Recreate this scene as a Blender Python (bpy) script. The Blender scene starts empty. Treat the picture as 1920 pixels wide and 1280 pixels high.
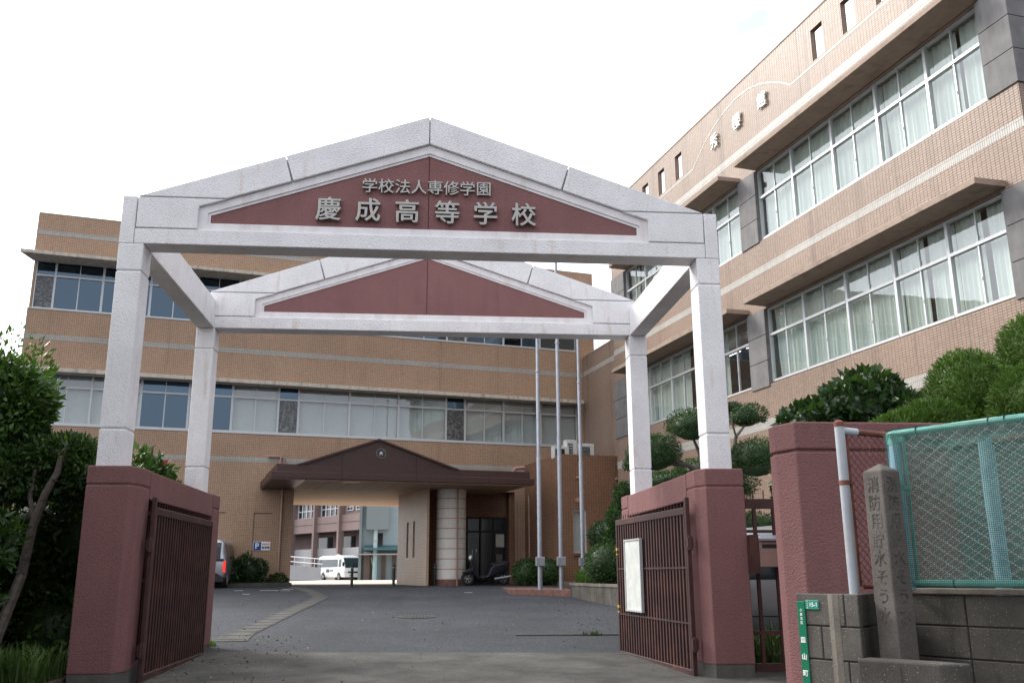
import bpy, bmesh, math, random
import numpy as np
from mathutils import Vector, Matrix

# ------------------------------------------------------------------ camera, sky, sun, exposure
S = 1.2                                   # design units -> metres
RAD = math.radians
sc = bpy.context.scene
COL = sc.collection
F_PX = 1723.69
CR = Vector((0.99550222, -0.09457273, -0.00559774))
CU = Vector((-0.01763999, -0.2430889, 0.96984361))
CF = Vector((0.09308151, 0.96538272, 0.2436638))
CAM = Vector((-0.0222, -9.357, 1.06))
cam = bpy.data.cameras.new('camera')
cam.sensor_width = 36.0
cam.lens = F_PX / 1920 * 36
cam.clip_end = 3000
cam.clip_start = 0.05
co = bpy.data.objects.new('camera', cam)
COL.objects.link(co)
M = Matrix((CR, CU, -CF)).transposed().to_4x4()
M.translation = CAM * S
co.matrix_world = M
sc.camera = co

SUN_EL, SUN_AZ = 36.0, -50.0              # elevation; azimuth from +Y, negative = towards the left
w = bpy.data.worlds.new('World')
sc.world = w
w.use_nodes = True
nt = w.node_tree
nt.nodes.clear()
out = nt.nodes.new('ShaderNodeOutputWorld')
bg = nt.nodes.new('ShaderNodeBackground')
sky = nt.nodes.new('ShaderNodeTexSky')
sky.sky_type = 'NISHITA'
sky.sun_disc = False
sky.sun_elevation = RAD(SUN_EL)
sky.sun_rotation = RAD(SUN_AZ)
tc = nt.nodes.new('ShaderNodeTexCoord')
mp = nt.nodes.new('ShaderNodeMapping')
mp.inputs['Scale'].default_value = (1.0, 1.0, 2.2)
mp.inputs['Location'].default_value = (.55, .2, 0)
nz = nt.nodes.new('ShaderNodeTexNoise')
nz.inputs['Scale'].default_value = 15.0
nz.inputs['Detail'].default_value = 7
rp = nt.nodes.new('ShaderNodeValToRGB')
rp.color_ramp.elements[0].position = 0.33
rp.color_ramp.elements[0].color = (0.36, 0.36, 0.36, 1)
rp.color_ramp.elements[1].position = 0.58
rp.color_ramp.elements[1].color = (1, 1, 1, 1)
mx = nt.nodes.new('ShaderNodeMixRGB')
mx.inputs['Color2'].default_value = (12.6, 12.8, 13.4, 1)      # thin bright cloud cover
bg.inputs['Strength'].default_value = 0.1
nt.links.new(tc.outputs['Generated'], mp.inputs['Vector'])
nt.links.new(mp.outputs[0], nz.inputs['Vector'])
nt.links.new(nz.outputs['Fac'], rp.inputs[0])
thin = nt.nodes.new('ShaderNodeVectorMath')                   # the veil is thinner high on the right
thin.operation = 'DOT_PRODUCT'
thin.inputs[1].default_value = (.24, .805, .54)
nt.links.new(tc.outputs['Generated'], thin.inputs[0])
tmr = nt.nodes.new('ShaderNodeMapRange')
tmr.interpolation_type = 'SMOOTHSTEP'
for i_, v_ in zip((1, 2, 3, 4), (.955, .995, 1., 0.)):
    tmr.inputs[i_].default_value = v_
nt.links.new(thin.outputs['Value'], tmr.inputs[0])
tmx = nt.nodes.new('ShaderNodeMath')
tmx.operation = 'MAXIMUM'
nt.links.new(rp.outputs[0], tmx.inputs[0])
nt.links.new(tmr.outputs[0], tmx.inputs[1])
nt.links.new(tmx.outputs[0], mx.inputs['Fac'])
nt.links.new(sky.outputs[0], mx.inputs['Color1'])
# the cloud veil glows towards the sun
vd = nt.nodes.new('ShaderNodeVectorMath')
vd.operation = 'DOT_PRODUCT'
vd.inputs[1].default_value = (math.sin(RAD(SUN_AZ)) * math.cos(RAD(SUN_EL)), math.cos(RAD(SUN_AZ)) * math.cos(RAD(SUN_EL)), math.sin(RAD(SUN_EL)))
nt.links.new(tc.outputs['Generated'], vd.inputs[0])
mrg = nt.nodes.new('ShaderNodeMapRange')
mrg.interpolation_type = 'SMOOTHSTEP'
for i_, v_ in zip((1, 2, 3, 4), (-.35, 1.0, 0., 1.)):
    mrg.inputs[i_].default_value = v_
nt.links.new(vd.outputs['Value'], mrg.inputs[0])
mc = nt.nodes.new('ShaderNodeMixRGB')
mc.inputs['Color1'].default_value = (8.3, 8.7, 9.6, 1)
mc.inputs['Color2'].default_value = (22, 22.2, 22.8, 1)
nt.links.new(mrg.outputs[0], mc.inputs['Fac'])
nt.links.new(mc.outputs[0], mx.inputs['Color2'])
nt.links.new(mx.outputs[0], bg.inputs['Color'])
nt.links.new(bg.outputs[0], out.inputs['Surface'])

sl = bpy.data.lights.new('sun', 'SUN')
sl.energy = 3.0
sl.angle = RAD(18)
sl.color = (1.0, 0.95, 0.87)
so = bpy.data.objects.new('sun', sl)
COL.objects.link(so)
sd = Vector((math.sin(RAD(SUN_AZ)) * math.cos(RAD(SUN_EL)), math.cos(RAD(SUN_AZ)) * math.cos(RAD(SUN_EL)), math.sin(RAD(SUN_EL))))
so.rotation_euler = sd.to_track_quat('Z', 'Y').to_euler()
so.location = (0, 0, 40)
sc.view_settings.view_transform = 'Standard'
sc.view_settings.look = 'None'
sc.view_settings.exposure = 0.32
sc.view_settings.gamma = 1.0
sc.view_settings.use_curve_mapping = False


def ray(px, py):
    return CF + CR * ((px - 960) / F_PX) - CU * ((py - 640) / F_PX)


def at(px, py, d):
    """point seen at photo pixel (px, py) at depth d (design units)"""
    return CAM + ray(px, py) * d


# ------------------------------------------------------------------ helpers
class MB:
    def __init__(s):
        s.v, s.f = [], []

    def add(s, vs, fs):
        n = len(s.v)
        s.v += [tuple(v) for v in vs]
        s.f += [tuple(i + n for i in f) for f in fs]
        return s

    def box(s, x0, x1, y0, y1, z0, z1):
        x0, x1 = min(x0, x1), max(x0, x1)
        y0, y1 = min(y0, y1), max(y0, y1)
        return s.add([(x0, y0, z0), (x1, y0, z0), (x1, y1, z0), (x0, y1, z0), (x0, y0, z1), (x1, y0, z1), (x1, y1, z1), (x0, y1, z1)],
                     [(0, 3, 2, 1), (4, 5, 6, 7), (0, 1, 5, 4), (1, 2, 6, 5), (2, 3, 7, 6), (3, 0, 4, 7)])

    def prism(s, poly, a, b, axis='y'):
        n = len(poly)
        if axis == 'y':
            g = lambda p, t: (p[0], t, p[1])
        elif axis == 'x':
            g = lambda p, t: (t, p[0], p[1])
        else:
            g = lambda p, t: (p[0], p[1], t)
        vs = [g(p, a) for p in poly] + [g(p, b) for p in poly]
        fs = [tuple(range(n)), tuple(range(2 * n - 1, n - 1, -1))]
        fs += [(i, (i + 1) % n, n + (i + 1) % n, n + i) for i in range(n)]
        return s.add(vs, fs)

    def tube(s, pts, r, n=8, cap=True):
        pts = [Vector(p) for p in pts]
        rs = r if isinstance(r, (list, tuple)) else [r] * len(pts)
        base = len(s.v)
        ref = None
        for i, p in enumerate(pts):
            d = (pts[min(i + 1, len(pts) - 1)] - pts[max(i - 1, 0)]).normalized()
            if ref is None:
                ref = Vector((0, 0, 1)) if abs(d.z) < .9 else Vector((1, 0, 0))
            a = d.cross(ref).normalized()
            b = a.cross(d).normalized()
            ref = b
            for k in range(n):
                t = 2 * math.pi * k / n
                s.v.append(tuple(p + (a * math.cos(t) + b * math.sin(t)) * rs[i]))
        for i in range(len(pts) - 1):
            for k in range(n):
                a0 = base + i * n
                s.f.append((a0 + k, a0 + (k + 1) % n, a0 + n + (k + 1) % n, a0 + n + k))
        if cap:
            s.f.append(tuple(base + k for k in range(n)))
            s.f.append(tuple(base + (len(pts) - 1) * n + k for k in range(n - 1, -1, -1)))
        return s

    def lathe(s, c, prof, n=24, axis='z'):
        base = len(s.v)
        for r, h in prof:
            for k in range(n):
                t = 2 * math.pi * k / n
                x, y = r * math.cos(t), r * math.sin(t)
                if axis == 'z':
                    s.v.append((c[0] + x, c[1] + y, c[2] + h))
                elif axis == 'y':
                    s.v.append((c[0] + x, c[1] + h, c[2] + y))
                else:
                    s.v.append((c[0] + h, c[1] + x, c[2] + y))
        for i in range(len(prof) - 1):
            for k in range(n):
                a0 = base + i * n
                s.f.append((a0 + k, a0 + (k + 1) % n, a0 + n + (k + 1) % n, a0 + n + k))
        s.f.append(tuple(base + k for k in range(n)))
        s.f.append(tuple(base + (len(prof) - 1) * n + k for k in range(n)))
        return s

    def torus(s, c, R, r, n=32, m=6, axis='y'):
        base = len(s.v)
        for i in range(n):
            t = 2 * math.pi * i / n
            for k in range(m):
                u = 2 * math.pi * k / m
                rr = R + r * math.cos(u)
                a, b, h = rr * math.cos(t), rr * math.sin(t), r * math.sin(u)
                if axis == 'y':
                    s.v.append((c[0] + a, c[1] + h, c[2] + b))
                elif axis == 'x':
                    s.v.append((c[0] + h, c[1] + a, c[2] + b))
                else:
                    s.v.append((c[0] + a, c[1] + b, c[2] + h))
        for i in range(n):
            for k in range(m):
                s.f.append((base + i * m + k, base + ((i + 1) % n) * m + k, base + ((i + 1) % n) * m + (k + 1) % m, base + i * m + (k + 1) % m))
        return s

    def xf(s, fn):
        s.v = [tuple(fn(Vector(v))) for v in s.v]
        return s

    def build(s, name, mat, parent=None, bevel=0, seg=1, smooth=False, loc=None, rotz=0):
        me = bpy.data.meshes.new(name)
        me.from_pydata([(x * S, y * S, z * S) for x, y, z in s.v], [], s.f)
        bm = bmesh.new()
        bm.from_mesh(me)
        bmesh.ops.recalc_face_normals(bm, faces=bm.faces)
        if bevel:
            es = [e for e in bm.edges if len(e.link_faces) == 2 and e.calc_face_angle(0) > RAD(25)]
            bmesh.ops.bevel(bm, geom=es, offset=bevel * S, segments=seg, profile=.5, affect='EDGES', clamp_overlap=True)
        if smooth:
            for f in bm.faces:
                f.smooth = True
        bm.to_mesh(me)
        bm.free()
        if smooth:
            try:
                me.set_sharp_from_angle(angle=RAD(38))
            except Exception:
                pass
        me.materials.append(mat)
        o = bpy.data.objects.new(name, me)
        COL.objects.link(o)
        if parent:
            o.parent = parent
        if loc is not None:
            o.location = Vector(loc) * S
        o.rotation_euler[2] = rotz
        return o


def tag(o, label=None, cat=None, group=None, kind=None):
    if label:
        o['label'] = label
    if cat:
        o['category'] = cat
    if group:
        o['group'] = group
    if kind:
        o['kind'] = kind
    return o


def thing(name, label, cat, loc=(0, 0, 0), rotz=0, group=None):
    o = bpy.data.objects.new(name, None)
    o.empty_display_size = .2
    COL.objects.link(o)
    o.location = Vector(loc) * S
    o.rotation_euler = (0, 0, rotz)
    return tag(o, label, cat, group)


def copy_tree(o, parent=None):
    c = o.copy()
    COL.objects.link(c)
    if parent:
        c.parent = parent
    for ch in [x for x in o.children]:
        copy_tree(ch, c)
    return c


def text(name, body, size, mat, parent, M4, extrude=.01, offset=0.0, sx=1.0, bevel=0):
    cu = bpy.data.curves.new('txt', 'FONT')
    cu.body = body
    cu.size = size * S
    cu.extrude = extrude * S
    cu.offset = offset * S
    cu.bevel_depth = bevel * S
    cu.resolution_u = 3
    cu.align_x = 'CENTER'
    cu.align_y = 'CENTER'
    t = bpy.data.objects.new('txt', cu)
    COL.objects.link(t)
    bpy.context.view_layer.update()
    me = bpy.data.meshes.new_from_object(t.evaluated_get(bpy.context.evaluated_depsgraph_get()))
    bpy.data.objects.remove(t)
    co_ = np.array([v.co[:] for v in me.vertices])
    mid = (co_.max(0) + co_.min(0)) / 2
    for v in me.vertices:
        q = v.co - Vector((mid[0], mid[1], 0))
        q.x *= sx
        v.co = M4 @ (q / S) * S
    me.materials.clear()
    me.materials.append(mat)
    me.name = name
    o = bpy.data.objects.new(name, me)
    COL.objects.link(o)
    o.parent = parent
    return o


def frame(origin, right, up):
    r_ = Vector(right).normalized()
    u_ = Vector(up).normalized()
    n_ = r_.cross(u_)
    m = Matrix((r_, u_, n_)).transposed().to_4x4()
    m.translation = Vector(origin)
    return m


# ------------------------------------------------------------------ materials
class NT:
    def __init__(s, name):
        s.m = bpy.data.materials.new(name)
        s.m.use_nodes = True
        s.t = s.m.node_tree
        s.t.nodes.clear()
        s.out = s.n('ShaderNodeOutputMaterial')

    def n(s, t, **k):
        x = s.t.nodes.new(t)
        for a, b in k.items():
            setattr(x, a, b)
        return x

    def l(s, a, b):
        s.t.links.new(a, b)

    def val(s, sock, v):
        if hasattr(v, 'is_linked'):
            s.l(v, sock)
        else:
            sock.default_value = v

    def math(s, op, a, b=None, clamp=False):
        x = s.n('ShaderNodeMath', operation=op, use_clamp=clamp)
        s.val(x.inputs[0], a)
        if b is not None:
            s.val(x.inputs[1], b)
        return x.outputs[0]

    def mix(s, f, a, b, mode='MIX'):
        x = s.n('ShaderNodeMixRGB', blend_type=mode)
        s.val(x.inputs[0], f)
        s.val(x.inputs[1], a if not isinstance(a, tuple) else (*a[:3], 1))
        s.val(x.inputs[2], b if not isinstance(b, tuple) else (*b[:3], 1))
        return x.outputs[0]

    def noise(s, vec, scale, detail=4, rough=.55):
        x = s.n('ShaderNodeTexNoise')
        s.l(vec, x.inputs['Vector'])
        x.inputs['Scale'].default_value = scale
        x.inputs['Detail'].default_value = detail
        x.inputs['Roughness'].default_value = rough
        return x.outputs['Fac']

    def ramp(s, f, a, b, ca=0., cb=1.):
        x = s.n('ShaderNodeMapRange')
        s.l(f, x.inputs[0])
        for i, v in zip((1, 2, 3, 4), (a, b, ca, cb)):
            x.inputs[i].default_value = v
        return x.outputs[0]

    def obj(s, scale=(1, 1, 1)):
        t = s.n('ShaderNodeTexCoord')
        m = s.n('ShaderNodeMapping')
        m.inputs['Scale'].default_value = scale
        s.l(t.outputs['Object'], m.inputs['Vector'])
        return m.outputs[0]

    def bsdf(s, col, rough=.7, bump=None, bstr=.3, bdist=.01, metal=0., spec=.4, **kw):
        b = s.n('ShaderNodeBsdfPrincipled')
        s.val(b.inputs['Base Color'], (*col[:3], 1) if isinstance(col, tuple) else col)
        s.val(b.inputs['Roughness'], rough)
        b.inputs['Metallic'].default_value = metal
        b.inputs['Specular IOR Level'].default_value = spec
        for k, v in kw.items():
            b.inputs[k].default_value = v
        if bump is not None:
            bn = s.n('ShaderNodeBump')
            bn.inputs['Strength'].default_value = bstr
            bn.inputs['Distance'].default_value = bdist
            s.l(bump, bn.inputs['Height'])
            s.l(bn.outputs[0], b.inputs['Normal'])
        s.l(b.outputs[0], s.out.inputs[0])
        return b


def simple(name, col, rough=.6, metal=0., spec=.4, var=.12, vs=6., bump=0., bs=60., dirt=None, dirt_amt=.5, streak=False, dist=.01, island=False):
    t = NT(name)
    o = t.obj()
    v = t.noise(o, vs, 5)
    f = t.ramp(v, .3, .7, 1 - var, 1 + var)
    c = t.mix(1., col, f, 'MULTIPLY')
    if dirt:
        d = t.noise(t.obj((2.2, 2.2, .25)) if streak else o, 2.4, 7, .65)
        c = t.mix(t.ramp(d, .5, .75, 0., dirt_amt), c, dirt)
    if island:
        g = t.n('ShaderNodeNewGeometry')
        c = t.mix(1., c, t.ramp(g.outputs['Random Per Island'], 0, 1, .75, 1.25), 'MULTIPLY')
    t.bsdf(c, rough, t.noise(o, bs, 3) if bump else None, bump, dist, metal, spec)
    return t.m


def roughcast(name, col, stain=None, wear=.38):
    t = NT(name)
    o = t.obj()
    vor = t.n('ShaderNodeTexVoronoi', feature='SMOOTH_F1')
    vor.inputs['Scale'].default_value = 62
    t.l(o, vor.inputs['Vector'])
    big = t.noise(o, 60, 3, .6)
    h = t.math('ADD', t.math('MULTIPLY', vor.outputs['Distance'], -.7), t.math('MULTIPLY', big, 1.1))
    c = t.mix(1., col, t.ramp(t.noise(o, 1.7, 6), .3, .7, .9, 1.08), 'MULTIPLY')
    c = t.mix(t.ramp(h, .25, .05, 0., .35), c, tuple(x * .72 for x in col))
    c = t.mix(t.ramp(t.noise(t.obj((5, 5, .35)), 1.5, 7, .7), .5, .78, 0., wear), c, tuple(x * .62 for x in col))
    c = t.mix(t.ramp(t.noise(t.obj(), 5, 8, .75), .58, .75, 0., .35), c, tuple(x * 1.25 for x in col))
    if stain:
        s1 = t.noise(t.obj((3, 3, .5)), 2.0, 8, .7)
        c = t.mix(t.ramp(s1, .56, .72, 0., .5), c, stain)
        s2 = t.noise(t.obj((9, 9, 1.2)), 1.0, 6, .7)
        c = t.mix(t.ramp(s2, .60, .76, 0., .28), c, (.36, .34, .3))
    t.bsdf(c, .85, h, .8, .009, spec=.25)
    return t.m


def tiles(name, c1, c2, mortar, bw, rh, ms=.0045, stain=.35):
    t = NT(name)
    tcn = t.n('ShaderNodeTexCoord')
    sp = t.n('ShaderNodeSeparateXYZ')
    t.l(tcn.outputs['Object'], sp.inputs[0])
    sn = t.n('ShaderNodeSeparateXYZ')
    t.l(tcn.outputs['Normal'], sn.inputs[0])
    side = t.math('GREATER_THAN', t.math('ABSOLUTE', sn.outputs[0]), .7)
    mxv = t.n('ShaderNodeMix')
    mxv.data_type = 'FLOAT'
    t.l(side, mxv.inputs[0])
    t.l(sp.outputs[0], mxv.inputs[2])
    t.l(sp.outputs[1], mxv.inputs[3])
    cb = t.n('ShaderNodeCombineXYZ')
    t.l(mxv.outputs[0], cb.inputs[0])
    t.l(sp.outputs[2], cb.inputs[1])
    b = t.n('ShaderNodeTexBrick')
    b.offset = 0.0
    b.offset_frequency = 1
    t.l(cb.outputs[0], b.inputs['Vector'])
    b.inputs['Scale'].default_value = 1
    b.inputs['Brick Width'].default_value = bw
    b.inputs['Row Height'].default_value = rh
    b.inputs['Mortar Size'].default_value = ms
    b.inputs['Mortar Smooth'].default_value = .15
    b.inputs['Color1'].default_value = (*c1, 1)
    b.inputs['Color2'].default_value = (*c2, 1)
    b.inputs['Mortar'].default_value = (*mortar, 1)
    c = b.outputs['Color']
    o = tcn.outputs['Object']
    c = t.mix(1., c, t.ramp(t.noise(o, .55, 5), .3, .7, .9, 1.1), 'MULTIPLY')
    st = t.noise(t.obj((1.6, 1.6, .12)), 1.3, 7, .65)
    c = t.mix(t.ramp(st, .56, .76, 0., stain), c, tuple(x * .5 for x in c1))
    sx = t.ramp(t.noise(t.obj((2.6, 2.6, .035)), 1.0, 3, .5), .60, .69, 0., stain * .75)
    c = t.mix(t.math('MULTIPLY', sx, t.ramp(t.noise(t.obj((8, 8, .9)), 1., 4), .35, .65, .35, 1.)), c, tuple(x * .33 for x in c1))
    fine = t.noise(o, 9, 3)
    c = t.mix(1., c, t.ramp(fine, .3, .7, .92, 1.08), 'MULTIPLY')
    t.bsdf(c, t.ramp(b.outputs['Fac'], 0, 1, .42, .9), t.math('SUBTRACT', 1., b.outputs['Fac']), .35, .004, spec=.35)
    return t.m


def glass(name, tint, f0=.10, rough=.0, wav=.02, gcol=(.93, .97, 1.0)):
    t = NT(name)
    tr = t.n('ShaderNodeBsdfTransparent')
    tr.inputs[0].default_value = (*tint, 1)
    gl = t.n('ShaderNodeBsdfGlossy')
    gl.inputs['Roughness'].default_value = rough
    gl.inputs['Color'].default_value = (*gcol, 1)
    bn = t.n('ShaderNodeBump')
    bn.inputs['Strength'].default_value = wav
    bn.inputs['Distance'].default_value = .05
    t.l(t.noise(t.obj(), 1.6, 2), bn.inputs['Height'])
    t.l(bn.outputs[0], gl.inputs['Normal'])
    g = t.n('ShaderNodeNewGeometry')
    dp = t.n('ShaderNodeVectorMath', operation='DOT_PRODUCT')
    t.l(g.outputs['Incoming'], dp.inputs[0])
    t.l(g.outputs['Normal'], dp.inputs[1])
    f5 = t.math('POWER', t.math('SUBTRACT', 1., t.math('ABSOLUTE', dp.outputs['Value']), True), 5.)
    fr = t.math('ADD', t.math('MULTIPLY', f5, 1 - f0), f0)
    ms = t.n('ShaderNodeMixShader')
    t.l(fr, ms.inputs[0])
    t.l(tr.outputs[0], ms.inputs[1])
    t.l(gl.outputs[0], ms.inputs[2])
    t.l(ms.outputs[0], t.out.inputs[0])
    return t.m


def leafmat(name, c1, c2, c3=None, rough=.45, trans=.25, spec=.35):
    t = NT(name)
    g = t.n('ShaderNodeNewGeometry')
    r_ = g.outputs['Random Per Island']
    c = t.mix(r_, c1, c2)
    n_ = t.noise(t.obj(), 1.8, 3)
    c = t.mix(1., c, t.ramp(n_, .3, .7, .7, 1.3), 'MULTIPLY')
    if c3:
        c = t.mix(t.ramp(r_, .955, .96, 0, 1), c, c3)
    b = t.n('ShaderNodeBsdfPrincipled')
    t.l(c, b.inputs['Base Color'])
    b.inputs['Roughness'].default_value = rough
    b.inputs['Specular IOR Level'].default_value = spec
    tl = t.n('ShaderNodeBsdfTranslucent')
    t.l(t.mix(1., c, (1.5, 1.6, .6), 'MULTIPLY'), tl.inputs[0])
    ms = t.n('ShaderNodeMixShader')
    ms.inputs[0].default_value = trans
    t.l(b.outputs[0], ms.inputs[1])
    t.l(tl.outputs[0], ms.inputs[2])
    t.l(ms.outputs[0], t.out.inputs[0])
    return t.m


def netmat(name, col, pitch, thick):
    """fine square net: the holes are really open"""
    t = NT(name)
    tcn = t.n('ShaderNodeTexCoord')
    sp = t.n('ShaderNodeSeparateXYZ')
    t.l(tcn.outputs['UV'], sp.inputs[0])
    fs = []
    for i in (0, 1):
        f = t.math('FRACT', t.math('DIVIDE', sp.outputs[i], pitch))
        fs.append(t.math('LESS_THAN', f, thick))
    on = t.math('MAXIMUM', fs[0], fs[1])
    b = t.n('ShaderNodeBsdfPrincipled')
    b.inputs['Base Color'].default_value = (*col, 1)
    b.inputs['Roughness'].default_value = .6
    tr = t.n('ShaderNodeBsdfTransparent')
    ms = t.n('ShaderNodeMixShader')
    t.l(on, ms.inputs[0])
    t.l(tr.outputs[0], ms.inputs[1])
    t.l(b.outputs[0], ms.inputs[2])
    t.l(ms.outputs[0], t.out.inputs[0])
    return t.m


def emit(name, col, strength):
    t = NT(name)
    e = t.n('ShaderNodeEmission')
    e.inputs[0].default_value = (*col, 1)
    e.inputs[1].default_value = strength
    t.l(e.outputs[0], t.out.inputs[0])
    return t.m


def blockmat(name, col, speck=.0, bump=.5):
    t = NT(name)
    o = t.obj()
    c = t.mix(1., col, t.ramp(t.noise(o, 2.2, 7, .65), .3, .72, .55, 1.25), 'MULTIPLY')
    c = t.mix(1., c, t.ramp(t.noise(o, 120, 2), .3, .7, .8, 1.2), 'MULTIPLY')
    c = t.mix(t.ramp(t.noise(t.obj((2.5, 2.5, .4)), 2.2, 6, .7), .55, .75, 0, .6), c, tuple(x * .35 for x in col))
    v = t.n('ShaderNodeTexVoronoi')
    v.inputs['Scale'].default_value = 75
    t.l(o, v.inputs['Vector'])
    sepc = t.n('ShaderNodeSeparateColor')
    t.l(v.outputs['Color'], sepc.inputs[0])
    sp = t.math('MULTIPLY', t.math('LESS_THAN', v.outputs['Distance'], .16), t.math('GREATER_THAN', sepc.outputs[0], .72))
    c = t.mix(t.math('MULTIPLY', sp, speck), c, (.6, .58, .54))
    t.bsdf(c, .92, t.noise(o, 140, 3, .7), bump, .006, spec=.2)
    return t.m


def asphaltmat():
    t = NT('asphalt')
    o = t.obj()
    v = t.n('ShaderNodeTexVoronoi')
    v.inputs['Scale'].default_value = 48
    t.l(o, v.inputs['Vector'])
    sepc = t.n('ShaderNodeSeparateColor')
    t.l(v.outputs['Color'], sepc.inputs[0])
    c = t.mix(t.ramp(sepc.outputs[0], .0, 1., 0, 1), (.008, .010, .0145), (.052, .057, .068))
    c = t.mix(t.ramp(t.noise(o, 26, 3, .75), .54, .72, 0, .6), c, (.095, .10, .112))
    c = t.mix(1., c, t.ramp(t.noise(o, .35, 7, .68), .3, .7, .62, 1.35), 'MULTIPLY')
    c = t.mix(t.ramp(t.noise(t.obj((1.3, .18, 1)), 1.0, 4, .6), .55, .7, 0, .4), c, (.018, .019, .022))
    c = t.mix(t.ramp(t.noise(t.obj((.5, 1.6, 1)), .5, 5, .7), .6, .75, 0, .3), c, (.065, .065, .066))
    t.bsdf(c, .85, t.math('ADD', v.outputs['Distance'], t.noise(o, 60, 2)), .5, .008, spec=.3)
    return t.m


def concretemat(name, a, b, fleck=.3):
    t = NT(name)
    o = t.obj()
    c = t.mix(t.ramp(t.noise(o, 1.1, 8, .68), .32, .68), a, b)
    c = t.mix(1., c, t.ramp(t.noise(o, 70, 3, .7), .3, .7, 1 - fleck, 1 + fleck), 'MULTIPLY')
    vr = t.n('ShaderNodeTexVoronoi', feature='DISTANCE_TO_EDGE')
    vr.inputs['Scale'].default_value = .9
    wob = t.mix(.12, t.obj(), t.n('ShaderNodeTexNoise').outputs['Color'])
    t.l(wob, vr.inputs['Vector'])
    c = t.mix(t.math('MULTIPLY', t.math('LESS_THAN', vr.outputs['Distance'], .004), .5), c, tuple(x * .4 for x in a))
    t.bsdf(c, .9, t.noise(o, 55, 4, .7), .5, .008, spec=.25)
    return t.m


def patternmat(name):
    """etched glass panel with a swirling silver pattern"""
    t = NT(name)
    v = t.n('ShaderNodeTexVoronoi', feature='DISTANCE_TO_EDGE')
    v.inputs['Scale'].default_value = 7
    nn = t.n('ShaderNodeTexNoise')
    nn.inputs['Scale'].default_value = 3
    o = t.obj()
    t.l(o, nn.inputs['Vector'])
    t.l(t.mix(.45, o, nn.outputs['Color']), v.inputs['Vector'])
    m = t.ramp(v.outputs['Distance'], .02, .1, 1, 0)
    n2 = t.ramp(t.noise(o, 14, 4, .7), .45, .6)
    f = t.math('MULTIPLY', t.math('MAXIMUM', m, t.math('MULTIPLY', n2, .6)), .8)
    t.bsdf(t.mix(f, (.02, .024, .026), (.20, .21, .22)), .12, spec=.6)
    return t.m


m_white = roughcast('white_roughcast', (.80, .79, .81), stain=(.52, .39, .29), wear=.12)
m_white_band = simple('white_render_band', (.76, .74, .76), .8, var=.06, bump=.4, bs=70, dirt=(.5, .4, .33), dirt_amt=.45, streak=True)  # off-white render with streaked brown dirt, for the pediment border
m_redpanel = roughcast('red_brown_roughcast', (.235, .116, .116))
m_pink = roughcast('pink_roughcast', (.205, .099, .098))
m_pinkcap = roughcast('pink_roughcast_cap', (.205, .099, .098), stain=(.10, .06, .055))
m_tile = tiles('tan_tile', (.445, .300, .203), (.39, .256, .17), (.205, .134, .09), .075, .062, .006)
m_tile_r = tiles('salmon_tile', (.295, .212, .162), (.258, .181, .136), (.118, .081, .06), .115, .058, .0060, .75)
m_tile_w = tiles('lit_passage_tile', (.52, .375, .255), (.47, .33, .22), (.36, .25, .165), .11, .06, .007, .2)  # tan tile lightened and warmed; paints in the light on the slit wall
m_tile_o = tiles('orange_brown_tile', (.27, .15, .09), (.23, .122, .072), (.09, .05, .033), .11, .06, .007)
m_stripe = tiles('pale_stripe_tile', (.40, .385, .355), (.36, .345, .315), (.21, .195, .175), .06, .2, .006, .3)
m_canopy = simple('stained_canopy_concrete', (.50, .45, .385), .85, var=.12, bump=.3, dirt=(.10, .08, .06), dirt_amt=.7, streak=True)
m_canopy_r = simple('tan_canopy_concrete', (.31, .235, .185), .85, var=.1, bump=.3, dirt=(.06, .045, .035), dirt_amt=.5)
m_grey = simple('grey_cladding_concrete', (.155, .15, .15), .8, var=.2, vs=2.5, bump=.3, bs=90, dirt=(.26, .26, .255), dirt_amt=.5, streak=True)
m_alu = simple('aluminium_frame', (.52, .535, .545), .4, .3, var=.04)
m_glass = glass('window_glass', (.84, .885, .87), .14)
m_glass_d = glass('sky_tinted_window_glass', (.30, .42, .52), .15, gcol=(.55, .78, 1.0))  # blue in the tint paints in a reflected blue sky
m_curtain = simple('pale_green_curtain', (.60, .64, .595), .9, var=.05, vs=2)
m_blind = simple('white_blind', (.66, .68, .67), .8, var=.04)
m_pattern = patternmat('etched_panel')
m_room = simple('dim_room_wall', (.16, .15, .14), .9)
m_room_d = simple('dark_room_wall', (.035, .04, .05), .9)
m_steel = simple('brown_painted_steel', (.050, .021, .020), .5, spec=.4, var=.25, vs=5, dirt=(.16, .06, .035), dirt_amt=.5, bump=.15, bs=80)
m_fascia = simple('dark_brown_metal_fascia', (.054, .025, .022), .45, var=.1, spec=.4)
m_black = simple('dark_joint', (.015, .013, .012), .8)
m_chrome = simple('satin_steel_letter', (.36, .35, .33), .34, .85, var=.08, vs=14)
m_letter_r = simple('white_metal_letter', (.80, .79, .76), .4, .2)
m_galv = simple('galvanised_steel', (.33, .35, .39), .42, .6, var=.1, vs=8)
m_soffit = simple('soffit_board', (.46, .33, .245), .75, var=.08, vs=1.2)
m_cream = simple('cream_column_panel', (.66, .63, .58), .5, var=.06, dirt=(.35, .31, .27), dirt_amt=.35, streak=True)
m_orange = simple('orange_joint', (.42, .19, .06), .6)
m_pipe = simple('pinkish_drain_pipe', (.36, .22, .18), .55)
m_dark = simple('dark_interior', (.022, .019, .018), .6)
m_asphalt = asphaltmat()
m_apron = concretemat('worn_concrete', (.034, .033, .030), (.105, .101, .094), .55)
m_court = concretemat('pale_courtyard_concrete', (.50, .43, .34), (.60, .53, .44), .12)
m_gutter = simple('gutter_concrete', (.068, .067, .063), .9, var=.25, vs=3, bump=.5)
m_grate = simple('steel_grating', (.06, .061, .063), .6, .4, var=.3, vs=20)
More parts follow.
